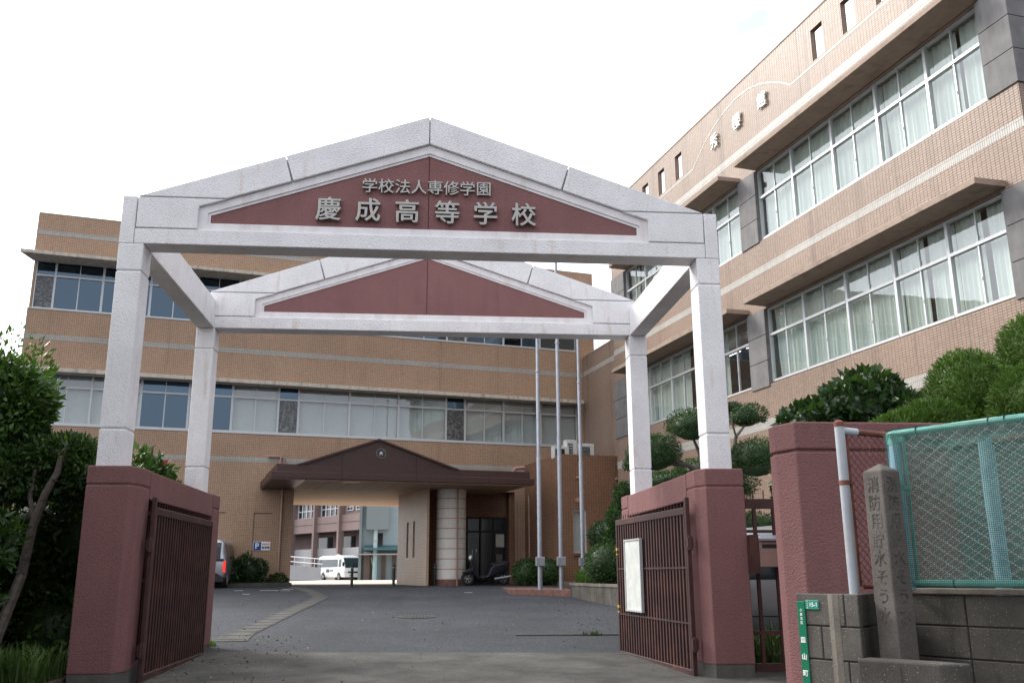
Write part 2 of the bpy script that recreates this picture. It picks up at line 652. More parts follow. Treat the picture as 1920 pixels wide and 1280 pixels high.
m_soil = simple('soil', (.07, .05, .035), .95, var=.3, bump=.8, bs=20, dist=.04)
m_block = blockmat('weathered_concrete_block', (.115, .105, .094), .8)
m_block2 = blockmat('dark_and_shaded_block', (.085, .078, .070), .6)
m_coping = blockmat('coping_concrete', (.20, .18, .155), .2)
m_base = blockmat('pillar_base_concrete', (.12, .118, .11), .0)
m_stone = blockmat('stone_post', (.125, .112, .103), .25)
m_mortar = simple('mortar_joint', (.045, .042, .038), .95)
m_carve = simple('carved_groove', (.062, .055, .050), .95, var=.7, vs=35, dirt=(.2, .19, .175), dirt_amt=.8)
m_rust = simple('rusty_steel', (.145, .05, .034), .8, var=.35, vs=12, bump=.4, bs=60)
m_postwhite = simple('chalky_white_paint', (.36, .39, .43), .6, var=.12, vs=4, dirt=(.30, .20, .15), dirt_amt=.4)
m_bluepost = simple('pale_blue_paint', (.26, .44, .53), .55, var=.15, vs=6, dirt=(.2, .3, .3), dirt_amt=.4)
m_greenrail = simple('faded_green_paint', (.12, .34, .29), .55, var=.2, vs=8, dirt=(.42, .40, .34), dirt_amt=.5)
m_wire = simple('galvanised_wire', (.52, .57, .55), .5, .4)
m_wire_r = simple('rusty_wire', (.11, .032, .025), .8)
m_net = netmat('green_fine_net', (.018, .105, .088), .012, .27)
m_plate = simple('green_enamel', (.008, .16, .085), .35, var=.05)
m_plate2 = simple('green_enamel_light', (.03, .27, .19), .35, var=.05)
m_whitepaint = simple('white_paint', (.8, .8, .8), .5, var=.03)
m_board = simple('weathered_white_board', (.60, .62, .60), .6, var=.12, vs=9, dirt=(.42, .44, .42), dirt_amt=.6)
m_yellow = simple('yellow_tape', (.55, .33, .02), .5)
m_bark = simple('bark', (.14, .12, .105), .9, var=.3, vs=10, bump=.8, bs=25, dist=.03)
m_leaf_a = leafmat('leaf_glossy_green', (.018, .045, .012), (.046, .095, .021), (.11, .16, .03))
m_leaf_b = leafmat('leaf_light_green', (.036, .088, .015), (.07, .14, .025))
m_leaf_d = leafmat('leaf_dark_green', (.018, .043, .016), (.042, .085, .028), rough=.32, spec=.5)
m_leaf_p = leafmat('leaf_photinia', (.026, .065, .018), (.055, .115, .028), (.26, .035, .03))
m_leaf_t = leafmat('leaf_topiary', (.048, .10, .015), (.088, .165, .026), rough=.6, trans=.15)
m_leaf_h = leafmat('leaf_hedge', (.020, .050, .014), (.042, .088, .022))
m_leaf_c = leafmat('leaf_podocarpus', (.020, .050, .018), (.044, .092, .030), rough=.4)
m_grass = leafmat('grass_blade', (.03, .06, .013), (.07, .12, .028), rough=.6)
m_silver = simple('silver_car_paint', (.46, .48, .52), .28, .55, var=.02, spec=.6)
m_vansilver = simple('grey_silver_car_paint', (.36, .37, .38), .3, .5, var=.03, spec=.6)
m_buswhite = simple('white_bus_paint', (.78, .80, .82), .3, 0, var=.02, spec=.5)
m_carblack = simple('black_car_trim', (.012, .012, .014), .45)
m_carglass = simple('tinted_car_glass', (.014, .019, .028), .08, 0, spec=.45, var=.05)
m_busglass = simple('bus_glass', (.012, .03, .036), .1, 0, spec=.3, var=.05)
m_tyre = simple('tyre_rubber', (.018, .018, .018), .85)
m_rim = simple('wheel_rim', (.5, .5, .52), .35, .6)
m_red = simple('red_lens', (.6, .02, .02), .2, spec=.6)
m_lens = simple('clear_lens', (.7, .72, .74), .15, spec=.6)
m_tail = emit('lit_tail_lamp', (1.0, .06, .04), .9)
m_tube = emit('fluorescent_tube', (1., .97, .9), 3.0)
m_blue = simple('sign_blue', (.012, .07, .32), .4, var=.03)
m_signpink = simple('sign_pink_text', (.5, .09, .16), .5)
m_ink = simple('black_ink', (.02, .02, .02), .5)
m_bgpink = simple('mauve_render', (.215, .155, .146), .85, var=.08, vs=.6)
m_bgwhite = simple('pale_grey_render', (.30, .295, .305), .85, var=.06, vs=.6)
m_bggrey = simple('blue_grey_siding', (.17, .20, .215), .7, var=.06)
m_bgblue = simple('pale_blue_render', (.27, .345, .38), .8, var=.05)
m_bgbrown = simple('dark_brown_render', (.10, .075, .065), .8)
m_teal = simple('teal_awning', (.05, .12, .125), .6)
m_bollard = simple('bollard_dark_green', (.03, .036, .034), .4)
m_scooter = simple('scooter_dark_paint', (.012, .012, .022), .25, .2, spec=.6)
m_acwhite = simple('air_conditioner_white', (.60, .60, .58), .55, var=.05)
m_silverbox = simple('flagpole_box', (.30, .31, .33), .4, .5)
m_redbrick = simple('red_brick_kerb', (.17, .085, .065), .85, var=.3, vs=8, bump=.4)


# ------------------------------------------------------------------ ground
GP = [(-400, -.35), (-60, -.05), (-10, 0), (0, .04), (3, .10), (9, .36), (13, .49), (17, .60), (20, .67), (30, .67), (75, .50), (1200, .40)]


def gz(y):
    for (a, za), (b, zb) in zip(GP, GP[1:]):
        if a <= y <= b:
            return za + (zb - za) * (y - a) / (b - a)
    return GP[-1][1]


g = MB()
ys = [-400, -100, -60, -30, -10] + [x * .5 for x in range(-18, 61)] + [35, 45, 60, 75, 120, 300, 900]
xs = [-900, -60, -20, -10, -6, -4, -2, 0, 2, 4, 6, 10, 20, 60, 900]
g.add([(x, y, gz(y)) for y in ys for x in xs],
      [(j * len(xs) + i, j * len(xs) + i + 1, (j + 1) * len(xs) + i + 1, (j + 1) * len(xs) + i) for j in range(len(ys) - 1) for i in range(len(xs) - 1)])
tag(g.build('ground', m_asphalt, smooth=True), kind='structure')


def sheet(name, poly_fn, y0, y1, mat, dz, step=.5):
    """strip lying on the ground between x limits given as functions of y"""
    b = MB()
    n = max(1, int((y1 - y0) / step))
    for i in range(n + 1):
        y = y0 + (y1 - y0) * i / n
        xa, xb = poly_fn(y)
        b.v += [(xa, y, gz(y) + dz), (xb, y, gz(y) + dz)]
    b.f += [(2 * i, 2 * i + 1, 2 * i + 3, 2 * i + 2) for i in range(n)]
    return b.build(name, mat)


# concrete apron in front of the gate; its far edge runs slightly askew
b = MB()
for y in [-30, -10, -9, -8, -7, -6, -5, -4, -3, -2, -1, 0, 1, 2]:
    b.v += [(-12, y, gz(y) + .006), (12, y, gz(y) + .006)]
b.v += [(-12, 3.10 + .14 * 10, gz(3) + .006 + .05), (12, 2.72 - .14 * 12, gz(1.2) + .008)]
n = len(b.v) // 2
b.f = [(2 * i, 2 * i + 1, 2 * i + 3, 2 * i + 2) for i in range(n - 1)]
bb = MB()
N = 24
rows = [-30, -10, -8, -6, -5, -4, -3, -2, -1, 0, .6]
for y in rows:
    for i in range(N + 1):
        x = -12 + i
        bb.v.append((x, y, gz(y) + .006))
for k in (.35, .7, 1.):
    for i in range(N + 1):
        x = -12 + i
        ye = 2.79 - .145 * max(-4, min(4, x))
        y = .6 + (ye - .6) * k
        bb.v.append((x, y, gz(y) + .006))
R_ = len(rows) + 3
bb.f = [(j * (N + 1) + i, j * (N + 1) + i + 1, (j + 1) * (N + 1) + i + 1, (j + 1) * (N + 1) + i) for j in range(R_ - 1) for i in range(N)]
tag(bb.build('concrete_apron', m_apron, smooth=True), kind='structure')
tag(sheet('courtyard_paving', lambda y: (-9, 60), 25.5, 110, m_court, .006, 4), kind='structure')


def gutx(y):
    pts = [(4.3, -2.72), (8, -2.55), (12.6, -2.40), (13.8, -2.42), (16.5, -2.95), (19.5, -3.75), (21.5, -4.2)]
    for (a, xa), (c, xb) in zip(pts, pts[1:]):
        if a <= y <= c:
            return xa + (xb - xa) * (y - a) / (c - a)
    return pts[-1][1]


tag(sheet('gutter_strip', lambda y: (gutx(y) - .19 - max(0, 5.2 - y) * .08, gutx(y) + .19 + max(0, 5.2 - y) * .12), 4.3, 21, m_gutter, .008, .4), kind='structure')
gj = thing('drain_cover', 'row of concrete drain cover joints along the gutter strip on the left', 'drain cover')
jb = MB()
y = 4.5
while y < 17:
    x = gutx(y)
    jb.box(x - .2, x + .2, y - .006, y + .006, gz(y) + .0095, gz(y) + .0125)
    y += .5
for sgn in (-1, 1):
    for i in range(30):
        y0, y1 = 4.7 + i * .41, 4.7 + (i + 1) * .41
        x0, x1 = gutx(y0) + sgn * .15, gutx(y1) + sgn * .15
        jb.add([(x0 - .006, y0, gz(y0) + .0105), (x0 + .006, y0, gz(y0) + .0105), (x1 + .006, y1, gz(y1) + .0105), (x1 - .006, y1, gz(y1) + .0105)], [(0, 1, 2, 3)])
jb.build('joint', m_mortar, gj)
mh = thing('manhole_cover', 'round worn manhole cover in the middle of the asphalt drive', 'manhole cover', (-.1, 7.8, gz(7.8) + .004), 0)
rg = MB().lathe((0, 0, 0), [(.34, 0), (.34, .006), (.28, .006), (.28, .002)], 40)
rg.build('rim', m_grate, mh)
cv = MB().lathe((0, 0, 0), [(.275, .001), (.275, .005), (.01, .005)], 40)
for i in range(-4, 5):
    for j in range(-4, 5):
        if i * i + j * j < 18:
            cv.box(i * .055 - .018, i * .055 + .018, j * .055 - .018, j * .055 + .018, .0055, .008)
cv.build('cover', m_grate, mh)
mh.rotation_euler[0] = math.atan2(gz(9) - gz(7), 2)
dg = thing('drain_grate', 'narrow steel drain grate set across the asphalt near the right gate leaf', 'drain grate', (2.1, 4.63, gz(4.63) + .012), RAD(-4))
dg.rotation_euler[0] = math.atan2(.26, 6)
MB().box(-.75, .95, -.10, -.085, 0, .008).build('edge_bar', m_gutter, dg)
MB().box(-.75, .95, .085, .10, 0, .008).build('edge_bar', m_gutter, dg)
b = MB()
for i in range(56):
    b.box(-.74 + i * .03, -.725 + i * .03, -.083, .083, 0, .007)
b.build('slats', m_gutter, dg)

# ------------------------------------------------------------------ gate archway
arch = thing('gate_archway', 'white roughcast gabled gate archway with red-brown pediments and steel characters', 'gate archway', (-.02, 0, 0))
W, PW, TD, D = 3.2, .255, .29, 3.414
HB, HT, HA, HX = 4.405, 4.93, 5.985, 3.05
RZ0 = 4.665


def post(x0, y0, name='post'):
    b = MB()
    cuts = [1.9, 2.465, 4.105, HB]
    for z0, z1 in zip(cuts, cuts[1:]):
        b.box(x0, x0 + PW, y0, y0 + TD, z0 + .006, z1 - .006 if z1 != HB else z1)
    o = b.build(name, m_white, arch, .012, 2)
    MB().box(x0 + .012, x0 + PW - .012, y0 + .012, y0 + TD - .012, 1.9, HB - .02).build('joint_core', m_white, o)


for x0 in (-W, W - PW):
    post(x0, 0)
    post(x0, D)


def gable(y0, title):
    yb = y0 + TD
    # outline pieces: two rafters split by joints, end blocks, tie beam
    def rz(x):
        return HT + (HA - HT) * (HX - abs(x)) / HX
    rin = lambda x: 5.655 - (5.655 - 4.835) * abs(x) / 2.42
    g_ = .005
    b = MB()
    for sg in (-1, 1):
        # rafter segments
        for xa, xb in ((0, 1.52), (1.52, HX)):
            xa2, xb2 = xa + g_, xb - (g_ if xb < HX else 0)
            if xb == HX:
                poly = [(xa2 - .06 * 0, rin(xa2 - .08)), (xa2 + .03, rz(xa2 + .03)), (HX, HT), (2.22, HT + g_)]
                poly = [(xa2 - .05, rin(xa2 - .05)), (xa2 + .03, rz(xa2 + .03)), (HX, HT + g_), (2.14, HT + g_)]
            else:
                poly = [(xa2, rin(xa2)), (xa2, rz(xa2)), (xb2 + .03, rz(xb2 + .03)), (xb2 - .06, rin(xb2 - .06))]
            b.prism([(sg * x, z) for x, z in poly], y0, yb)
        # end block
        b.prism([(sg * x, z) for x, z in [(2.42, 4.583), (2.42, 4.835), (2.135, HT - g_), (HX - g_, HT - g_), (HX - g_, 4.583)]], y0, yb)
        # post head
        b.prism([(sg * x, z) for x, z in [(HX + g_, HB + .0), (HX + g_, HT), (W, HT), (W, HB)]], y0, yb)
    b.prism([(-HX, HB), (-HX, 4.573), (HX, 4.573), (HX, HB)], y0, yb)
    gp = b.build('gable', m_white, arch, .008, 2)
    core = MB().prism([(-HX - .08, HB + .03), (-HX - .08, HT - .05), (-HX + .03, HT - .012), (0, HA - .006), (HX - .03, HT - .012), (HX + .08, HT - .05), (HX + .08, HB + .03)], y0 + .065, yb - .014)
    core.build('gable_core', m_white, gp)
    band = MB()
    o_ = [(-2.419, 4.574), (-2.419, 4.832), (0, 5.65), (2.419, 4.832), (2.419, 4.574)]
    i_ = [(-2.33, 4.655), (-2.33, 4.775), (0, 5.555), (2.33, 4.775), (2.33, 4.655)]
    i2 = [(-2.30, RZ0), (-2.30, 4.752), (0, 5.525), (2.30, 4.752), (2.30, RZ0)]
    for A_, B_, ya in ((o_, i_, y0 + .035), (i_, i2, y0 + .048)):
        for k in range(5):
            k2 = (k + 1) % 5
            band.prism([A_[k], A_[k2], B_[k2], B_[k]], ya, y0 + .07)
    band.build('pediment_border', m_white_band, arch)
    pn = MB()
    for sg in (-1, 1):
        pn.prism([(sg * x, z) for x, z in [(.006, RZ0), (.006, 5.523), (2.30, 4.752), (2.30, RZ0)]], y0 + .058, y0 + .075)
    p_ = pn.build('pediment_panel', m_redpanel, arch)
    MB().box(-.008, .008, y0 + .064, y0 + .072, RZ0, 5.52).build('panel_joint', simple('red_joint', (.13, .05, .05), .9), p_)


gable(0, True)
gable(D, False)
b = MB()
for sg in (-1, 1):
    x0, x1 = (W - .24, W - .003) if sg > 0 else (-W + .003, -W + .24)
    b = MB().box(x0, x1, TD + .004, D - .004, HB + .002, HT - .13)
    b.build('side_beam', m_white, arch, .008, 2)
for ch, x in zip('慶成高等学校', (-1.07, -.65, -.23, .20, .62, 1.04)):
    text('sign_character', ch, .278, m_chrome, arch, frame((x, .026, 4.857), (1, 0, 0), (0, 0, 1)), .018, 0, 1.0, .0045)
for i, ch in enumerate('学校法人専修学園'):
    text('sign_character', ch, .176, m_chrome, arch, frame((-.64 + i * .1772, .036, 5.148), (1, 0, 0), (0, 0, 1)), .011, 0, 1.0, .0018)


# ------------------------------------------------------------------ gate pillars with wing walls
def wing(sg, label):
    t = thing('gate_wall', label, 'gate wall', (sg * 3.05, 0, 0), 0, 'pink gate walls')
    ox = sg * 3.05

    def pillar(ya, yb, front):
        # chamfered on the inner front corner
        P = [(3.275, ya), (2.87, ya), (2.80, ya + .16), (2.80, yb), (3.275, yb)] if front else [(3.275, ya), (2.79, ya), (2.79, yb), (3.275, yb)]
        P = [(sg * x - ox, y_) for x, y_ in P]
        p_ = MB().prism(P, .17, 1.905, 'z').build('pillar', m_pink, t, .012, 2)
        cx = sum(p[0] for p in P) / len(P)
        cy = sum(p[1] for p in P) / len(P)
        Q = [(cx + (a - cx) * .955, cy + (c - cy) * .955) for a, c in P]
        MB().prism(Q, 1.9, 1.925, 'z').build('groove', m_pink, p_)
        MB().prism(P, 1.918, 2.095, 'z').build('cap', m_pinkcap, p_, .014, 2)
        Q = [(cx + (a - cx) * .97, cy + (c - cy) * .97) for a, c in P]
        MB().prism(Q, -.1, .172, 'z').build('base', m_base, p_)

    pillar(-.05, .42, True)
    pillar(3.30, 3.72, False)
    xa, xb = sorted((sg * 2.795 - ox, sg * 3.15 - ox))
    MB().box(xa, xb, .424, 3.296, 1.80, 2.085).build('lintel', m_pinkcap, t, .012, 2)
    xa, xb = sorted((sg * 2.88 - ox, sg * 3.1 - ox))
    MB().box(xa, xb, .424, 3.296, -.1, .2).build('plinth', m_base, t)
    b = MB()
    x = sg * 2.97 - ox
    n_ = 34
    for i in range(n_):
        y_ = .46 + i * (2.8 / (n_ - 1))
        b.box(x - .012, x + .012, y_ - .014, y_ + .014, .2, 1.80)
    for z in (.32, 1.0, 1.7):
        b.box(x - .017, x + .017, .424, 3.296, z - .02, z + .02)
    b.build('bar_screen', m_steel, t)
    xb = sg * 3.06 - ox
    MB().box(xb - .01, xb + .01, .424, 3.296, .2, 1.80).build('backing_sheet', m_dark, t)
    return t


wing(-1, 'pink pillar wall carrying the archway on the left, shaded by trees')
wing(1, 'pink pillar wall carrying the archway on the right, weathered cap on front pillar')


def leaf(ax, ay, bx, by, z0, z1, label, n_bars):
    ang = math.atan2(by - ay, bx - ax)
    L = math.hypot(bx - ax, by - ay)
    t = thing('gate_leaf', label, 'gate', (ax, ay, 0), ang, 'brown steel gate leaves')
    b = MB()
    b.box(0, .05, -.022, .022, z0, z1 + .1).box(L - .05, L, -.022, .022, z0, z1)
    b.box(.05, L - .05, -.024, .024, z0, z0 + .075).box(.05, L - .05, -.024, .024, z1 - .075, z1)
    b.build('frame', m_steel, t, .005)
    b = MB()
    for i in range(n_bars):
        x = .05 + (L - .10) * (i + .5) / n_bars
        b.box(x - .020, x + .020, -.012, .012, z0 + .075, z1 - .075)
        b.box(x - .004, x + .004, -.004, .004, z1, z1 + .05)
    for z in (.55, 1.1):
        b.box(.05, L - .05, .013, .020, z - .01, z + .01)
    b.build('bars', m_steel, t)
    for z in (.35, 1.35):
        MB().box(-.045, .02, -.03, .03, z - .05, z + .05).lathe((-.03, 0, z - .07), [(.022, 0), (.022, .14)], 10).build('hinge', m_steel, t)
    return t


gl_ = leaf(-2.72, .32, -2.72, 2.95, .05, 1.72, 'brown steel bar gate leaf folded open along the wall on the left', 25)
gr_ = leaf(2.72, .14, 2.50, 2.68, .03, 1.715, 'brown steel bar gate leaf swung open with white notice board on it', 25)
L_ = math.hypot(.22, 2.54)
for z in (.62, 1.33):
    for za, zb in ((z, z + .035), (z - .055, z - .04)):
        MB().box(L_ - .052, L_ + .0025, -.0235, .0250, za, zb).build('warning_tape', m_yellow, gr_)
ang_r = math.atan2(2.54, -.22)
nb = thing('notice_board', 'blank weathered white notice board hung on the open gate leaf', 'notice board', (2.72, .14, 0), ang_r)
MB().box(1.48, 2.07, .030, .052, .62, 1.43).build('panel', m_board, nb)
b = MB()
for q in ((1.46, 1.48, .60, 1.45), (2.07, 2.09, .60, 1.45), (1.48, 2.07, .60, .62), (1.48, 2.07, 1.43, 1.45)):
    b.box(q[0], q[1], .027, .062, q[2], q[3])
b.build('frame', m_alu, nb)


# ------------------------------------------------------------------ facade helpers
def window(parent, u0, u1, z0, zt, z1, y, fill='curtain', gm=None, fac=.5, seed=0):
    """one ribbon-window bay: two sliding sashes below, two lights above"""
    gm = gm or m_glass
    rnd = random.Random(seed)
    b = MB()
    w_ = .035
    um = u0 + (u1 - u0) * fac
    b.box(u0, u0 + w_, y - .02, y + .07, z0, z1).box(u1 - w_, u1, y - .02, y + .07, z0, z1)
    b.box(u0 + w_, u1 - w_, y - .03, y + .07, z0, z0 + .05).box(u0 + w_, u1 - w_, y - .02, y + .07, z1 - .035, z1)
    b.box(u0 + w_, u1 - w_, y - .025, y + .07, zt - .03, zt + .03)
    b.box(um - .017, um + .017, y - .008, y + .045, z0 + .05, zt - .03).box(um - .012, um + .012, y - .003, y + .045, zt + .03, z1 - .035)
    b.box(um - .006, um + .006, y - .022, y - .009, z0 + (zt - z0) * .42, z0 + (zt - z0) * .47)
    b.box(um + .012, um + .03, y - .014, y - .004, zt + .1, zt + .14)
    o = b.build('window', m_alu, parent)
    gb = MB()
    for a, c, p, q, yy in ((u0 + w_, um - .017, z0 + .05, zt - .03, .028), (um + .017, u1 - w_, z0 + .05, zt - .03, .018), (u0 + w_, um - .012, zt + .03, z1 - .035, .022), (um + .012, u1 - w_, zt + .03, z1 - .035, .016)):
        gb.add([(a, y + yy, p), (c, y + yy, p), (c, y + yy + rnd.uniform(-.0015, .0015), q), (a, y + yy + rnd.uniform(-.0015, .0015), q)], [(0, 1, 2, 3)])
    gb.build('pane', gm, o)
    if fill in ('curtain', 'curtain_gap', 'half'):
        cb = MB()
        spans = [(u0 + .01, um, 1), (um, u1 - .01, 1)]
        if fill == 'curtain_gap':
            spans = [(u0 + .01, um, 0), (um, u1 - .01, 1)]
        if fill == 'half':
            spans = [(u0 + .01, um + .1, 1)]
        gp_ = rnd.choice([0, 0, 0, .03, .07]) * (1 if fill == 'curtain' else 0)
        for si, (a, c, sag) in enumerate(spans):
            a, c = (a, c - gp_) if si == 0 else (a + gp_ * rnd.random(), c)
            nn = 44
            ph = rnd.uniform(0, 6)
            k = rnd.uniform(50, 66)
            base = len(cb.v)
            for i in range(nn + 1):
                u = a + (c - a) * i / nn
                dy = .016 * math.sin(u * k + ph) + .012 * math.sin(u * k * .43 + ph * 2) + .006 * math.sin(u * 17)
                tuck = .0
                if sag == 0:
                    tuck = max(0, .22 - (u - a)) * .9
                cb.v += [(u + tuck * .6, y + .20 + dy * 1.25, z0 - .02), (u + tuck * .2, y + .20 + dy, (z0 + z1) / 2), (u, y + .20 + dy * .7, z1)]
            for i in range(nn):
                for j in range(2):
                    q = base + i * 3 + j
                    cb.f.append((q, q + 3, q + 4, q + 1))
        cb.build('curtain', m_curtain, o, smooth=True)
    elif fill.startswith('blind'):
        drop = {'blind': 0., 'blind_half': .45, 'blind_top': .72}[fill]
        bb_ = MB()
        zb = z0 + (z1 - z0) * drop
        nsl = int((z1 - zb) / .035)
        for i in range(nsl):
            z = zb + i * .035
            bb_.add([(u0 + .02, y + .15, z), (u1 - .02, y + .15, z), (u1 - .02, y + .168, z + .033), (u0 + .02, y + .168, z + .033)], [(0, 1, 2, 3)])
        bb_.build('blind', m_blind, o)
    return o


def panel(parent, u0, u1, z0, zt, z1, y):
    b = MB()
    b.box(u0, u0 + .03, y - .02, y + .07, z0, z1).box(u1 - .03, u1, y - .02, y + .07, z0, z1)
    for z in (z0, zt - .03, z1 - .035):
        b.box(u0 + .03, u1 - .03, y - .02, y + .07, z, z + .05 if z != z1 - .035 else z1)
    o = b.build('window', m_alu, parent)
    MB().box(u0 + .03, u1 - .03, y + .02, y + .035, z0 + .05, zt - .03).build('etched_pane', m_pattern, o)
    MB().add([(u0 + .03, y + .02, zt + .02), (u1 - .03, y + .02, zt + .02), (u1 - .03, y + .02, z1 - .035), (u0 + .03, y + .02, z1 - .035)], [(0, 1, 2, 3)]).build('pane', m_glass_d, o)


# ------------------------------------------------------------------ main school building (local x along facade, y into building)
PHI = RAD(14.5)
MO = Vector((0, 23.0, 0))
mb_ = thing('school_building', 'three storey tan tiled school building with ribbon windows facing the gate', 'building', MO, PHI)
DEP = 7.5
b = MB()
b.box(-12.95, -4.42, 0, DEP, .3, 5.55)                       # ground storey left of the passage
b.box(-4.42, 6.65, 0, DEP, 3.86, 5.55)                      # above the passage
b.box(3.35, 6.65, 0, DEP, .3, 3.86)
b.box(-12.95, 6.65, .002, DEP, 7.24, 9.22)
b.box(-12.95, 6.65, .002, DEP, 10.86, 12.22)
b.box(-12.95, 6.65, .002, .25, 12.22, 12.41).box(-12.95, 6.65, DEP - .25, DEP, 12.22, 12.41)
b.box(-12.95, -12.70, .25, DEP - .25, 12.22, 12.41).box(6.4, 6.65, .25, DEP - .25, 12.22, 12.41)
for z0, z1 in ((5.55, 7.24), (9.22, 10.86)):
    b.box(-12.95, -12.84, .25, DEP, z0, z1)
    b.box(5.90, 6.65, .001, DEP, z0, z1)
b.build('wall', m_tile, mb_)
b = MB()
for z0, z1 in ((4.62, 4.78), (8.25, 8.41), (11.70, 11.86)):
    b.box(-12.954, 6.654 if z0 > 11 else 6.128, -.004, .2, z0, z1)
b.build('pale_stripe', m_stripe, mb_)
b = MB()
b.box(-12.95, 6.65, -.008, .27, 12.41, 12.445)
b.build('coping', m_canopy, mb_)
MB().prism([(-12.95, -.001), (-13.22, -.80), (6.6, -.80), (6.6, -.001)], 10.79, 10.90, 'z').build('canopy', m_canopy, mb_, .006)
MB().box(-12.95, 5.95, -.5, -.001, 7.145, 7.27).build('canopy', m_canopy, mb_, .006)
for z0, z1 in ((5.56, 7.24), (9.23, 10.86)):
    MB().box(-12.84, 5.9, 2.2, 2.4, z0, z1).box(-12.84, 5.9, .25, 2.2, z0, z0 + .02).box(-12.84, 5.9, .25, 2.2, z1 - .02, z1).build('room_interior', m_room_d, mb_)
MU = [-12.84, -12.27, -10.85, -9.39, -7.93, -6.57, -5.07, -4.41, -2.68, -.95, .79, 1.49, 2.97, 4.43, 5.90]
fillA = ['blind', 'blind', 'blind', 'blind_top', 'blind_top', 'blind_top', 'P', 'blind', 'blind', 'blind', 'P', 'blind', 'blind', 'blind']
fillA[0:3] = ['blind', 'blind', 'blind']
fillA = ['blind', 'blind', 'blind', 'blind_top', 'blind_top', 'blind', 'P', 'blind', 'blind', 'blind', 'P', 'blind', 'blind', 'blind']
fillB = ['P', 'none', 'none', 'none', 'none', 'blind_top', 'P', 'none', 'blind_top', 'none', 'P', 'blind', 'none', 'none']
for i, (u0, u1) in enumerate(zip(MU, MU[1:])):
    for (z0, zt, z1, fl, kk) in ((5.60, 6.77, 7.235, fillA, 0), (9.25, 10.37, 10.85, fillB, 1)):
        if fl[i] == 'P':
            panel(mb_, u0, u1, z0, zt, z1, .10)
        else:
            gm = m_glass_d if (fl[i] in ('none', 'blind_top') or kk) else m_glass
            window(mb_, u0, u1, z0, zt, z1, .10, fl[i], gm, .5, i * 7 + kk)
b = MB()
for z0, z1 in ((5.55, 5.60), (9.22, 9.25)):
    b.box(-12.95, 5.9, -.02, .25, z0, z1)
b.build('sill', m_alu, mb_)
# recessed wall panel outlines on the ground storey
b = MB()
for u0, u1, z in ((-8.2, -6.55, 2.97), (-5.66, -5.08, 2.97)):
    b.box(u0, u1, -.006, .0, z, z + .02)
    b.box(u0, u0 + .015, -.006, .0, z - 1.6, z)
b.build('panel_joint', m_black, mb_)
# passage: ceiling, side wall, entrance hall
b = MB()
b.box(-4.42, 1.25, .002, DEP, 3.80, 3.858)
b.build('passage_ceiling', m_soffit, mb_)
b = MB()
sy = [-1.9, -.33, -.06, .58, .85, 2.2]
for i in range(5):
    if i in (1, 3):
        b.box(-.38, -.30, sy[i], sy[i + 1], .6, 1.58).box(-.38, -.30, sy[i], sy[i + 1], 2.78, 3.795)
    else:
        b.box(-.38, -.30, sy[i], sy[i + 1], .6, 3.795)
b.build('slit_wall', m_tile_w, mb_)
b = MB()
b.box(-.119, 1.25, .5, .75, .5, 3.855).box(3.2, 3.349, .2, .75, .5, 3.855).box(1.25, 3.2, .5, .75, 3.0, 3.855)
b.box(.15, 3.349, 2.9, 3.1, .5, 3.855).box(.25, 3.349, .75, 2.9, 3.60, 3.8).box(.15, .25, .75, 2.9, .5, 3.795).box(1.25, 1.45, 3.1, 7.45, .5, 3.795)
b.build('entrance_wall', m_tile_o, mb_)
en = MB()
for x in (1.25, 1.72, 2.22, 2.70, 3.15):
    en.box(x, x + .05, .52, .60, .67, 3.0)
en.box(1.3, 3.15, .52, .60, 2.45, 2.52).box(1.3, 3.15, .52, .60, 2.93, 3.0).box(1.3, 3.15, .52, .60, .67, .75)
eno = en.build('entrance_door', m_carblack, mb_)
for x in (1.3, 1.77, 2.27, 2.75):
    MB().add([(x, .56, .75), (x + .42, .56, .75), (x + .42, .56, 2.45), (x, .56, 2.45)], [(0, 1, 2, 3)]).add([(x, .56, 2.52), (x + .42, .56, 2.52), (x + .42, .56, 2.93), (x, .56, 2.93)], [(0, 1, 2, 3)]).build('pane', m_glass_d, eno)
MB().box(2.80, 3.12, .50, .515, 1.95, 2.4).build('paper_notice', simple('paper', (.5, .5, .44), .8), eno)
MB().box(2.80, 3.05, .50, .512, 1.2, 1.7).build('paper_notice', simple('poster', (.12, .12, .11), .8), eno)
# drain pipes
MB().tube([(-4.93, -.02, 4.79), (-4.80, -.06, 4.79), (-4.80, -.06, .9)], .035, 8).build('drain_pipe', m_pipe, mb_, smooth=True)
MB().tube([(-5.32, -.09, 4.82), (-4.93, -.09, 4.82), (-4.93, -.09, 4.60)], .05, 8).build('drain_pipe', m_pipe, mb_, smooth=True)
MB().tube([(3.45, -.08, 3.75), (3.45, -.08, .67)], .035, 8).build('drain_pipe', m_pipe, mb_, smooth=True)
MB().tube([(3.1, -.5, 4.2), (3.1, -.5, 4.55), (3.2, -.5, 4.66), (3.55, -.5, 4.70)], .07, 10).build('drain_pipe', m_pipe, mb_, smooth=True)
MB().tube([(.75, -.2, 4.3), (.75, -.2, 4.72)], .07, 10).build('drain_pipe', m_pipe, mb_, smooth=True)

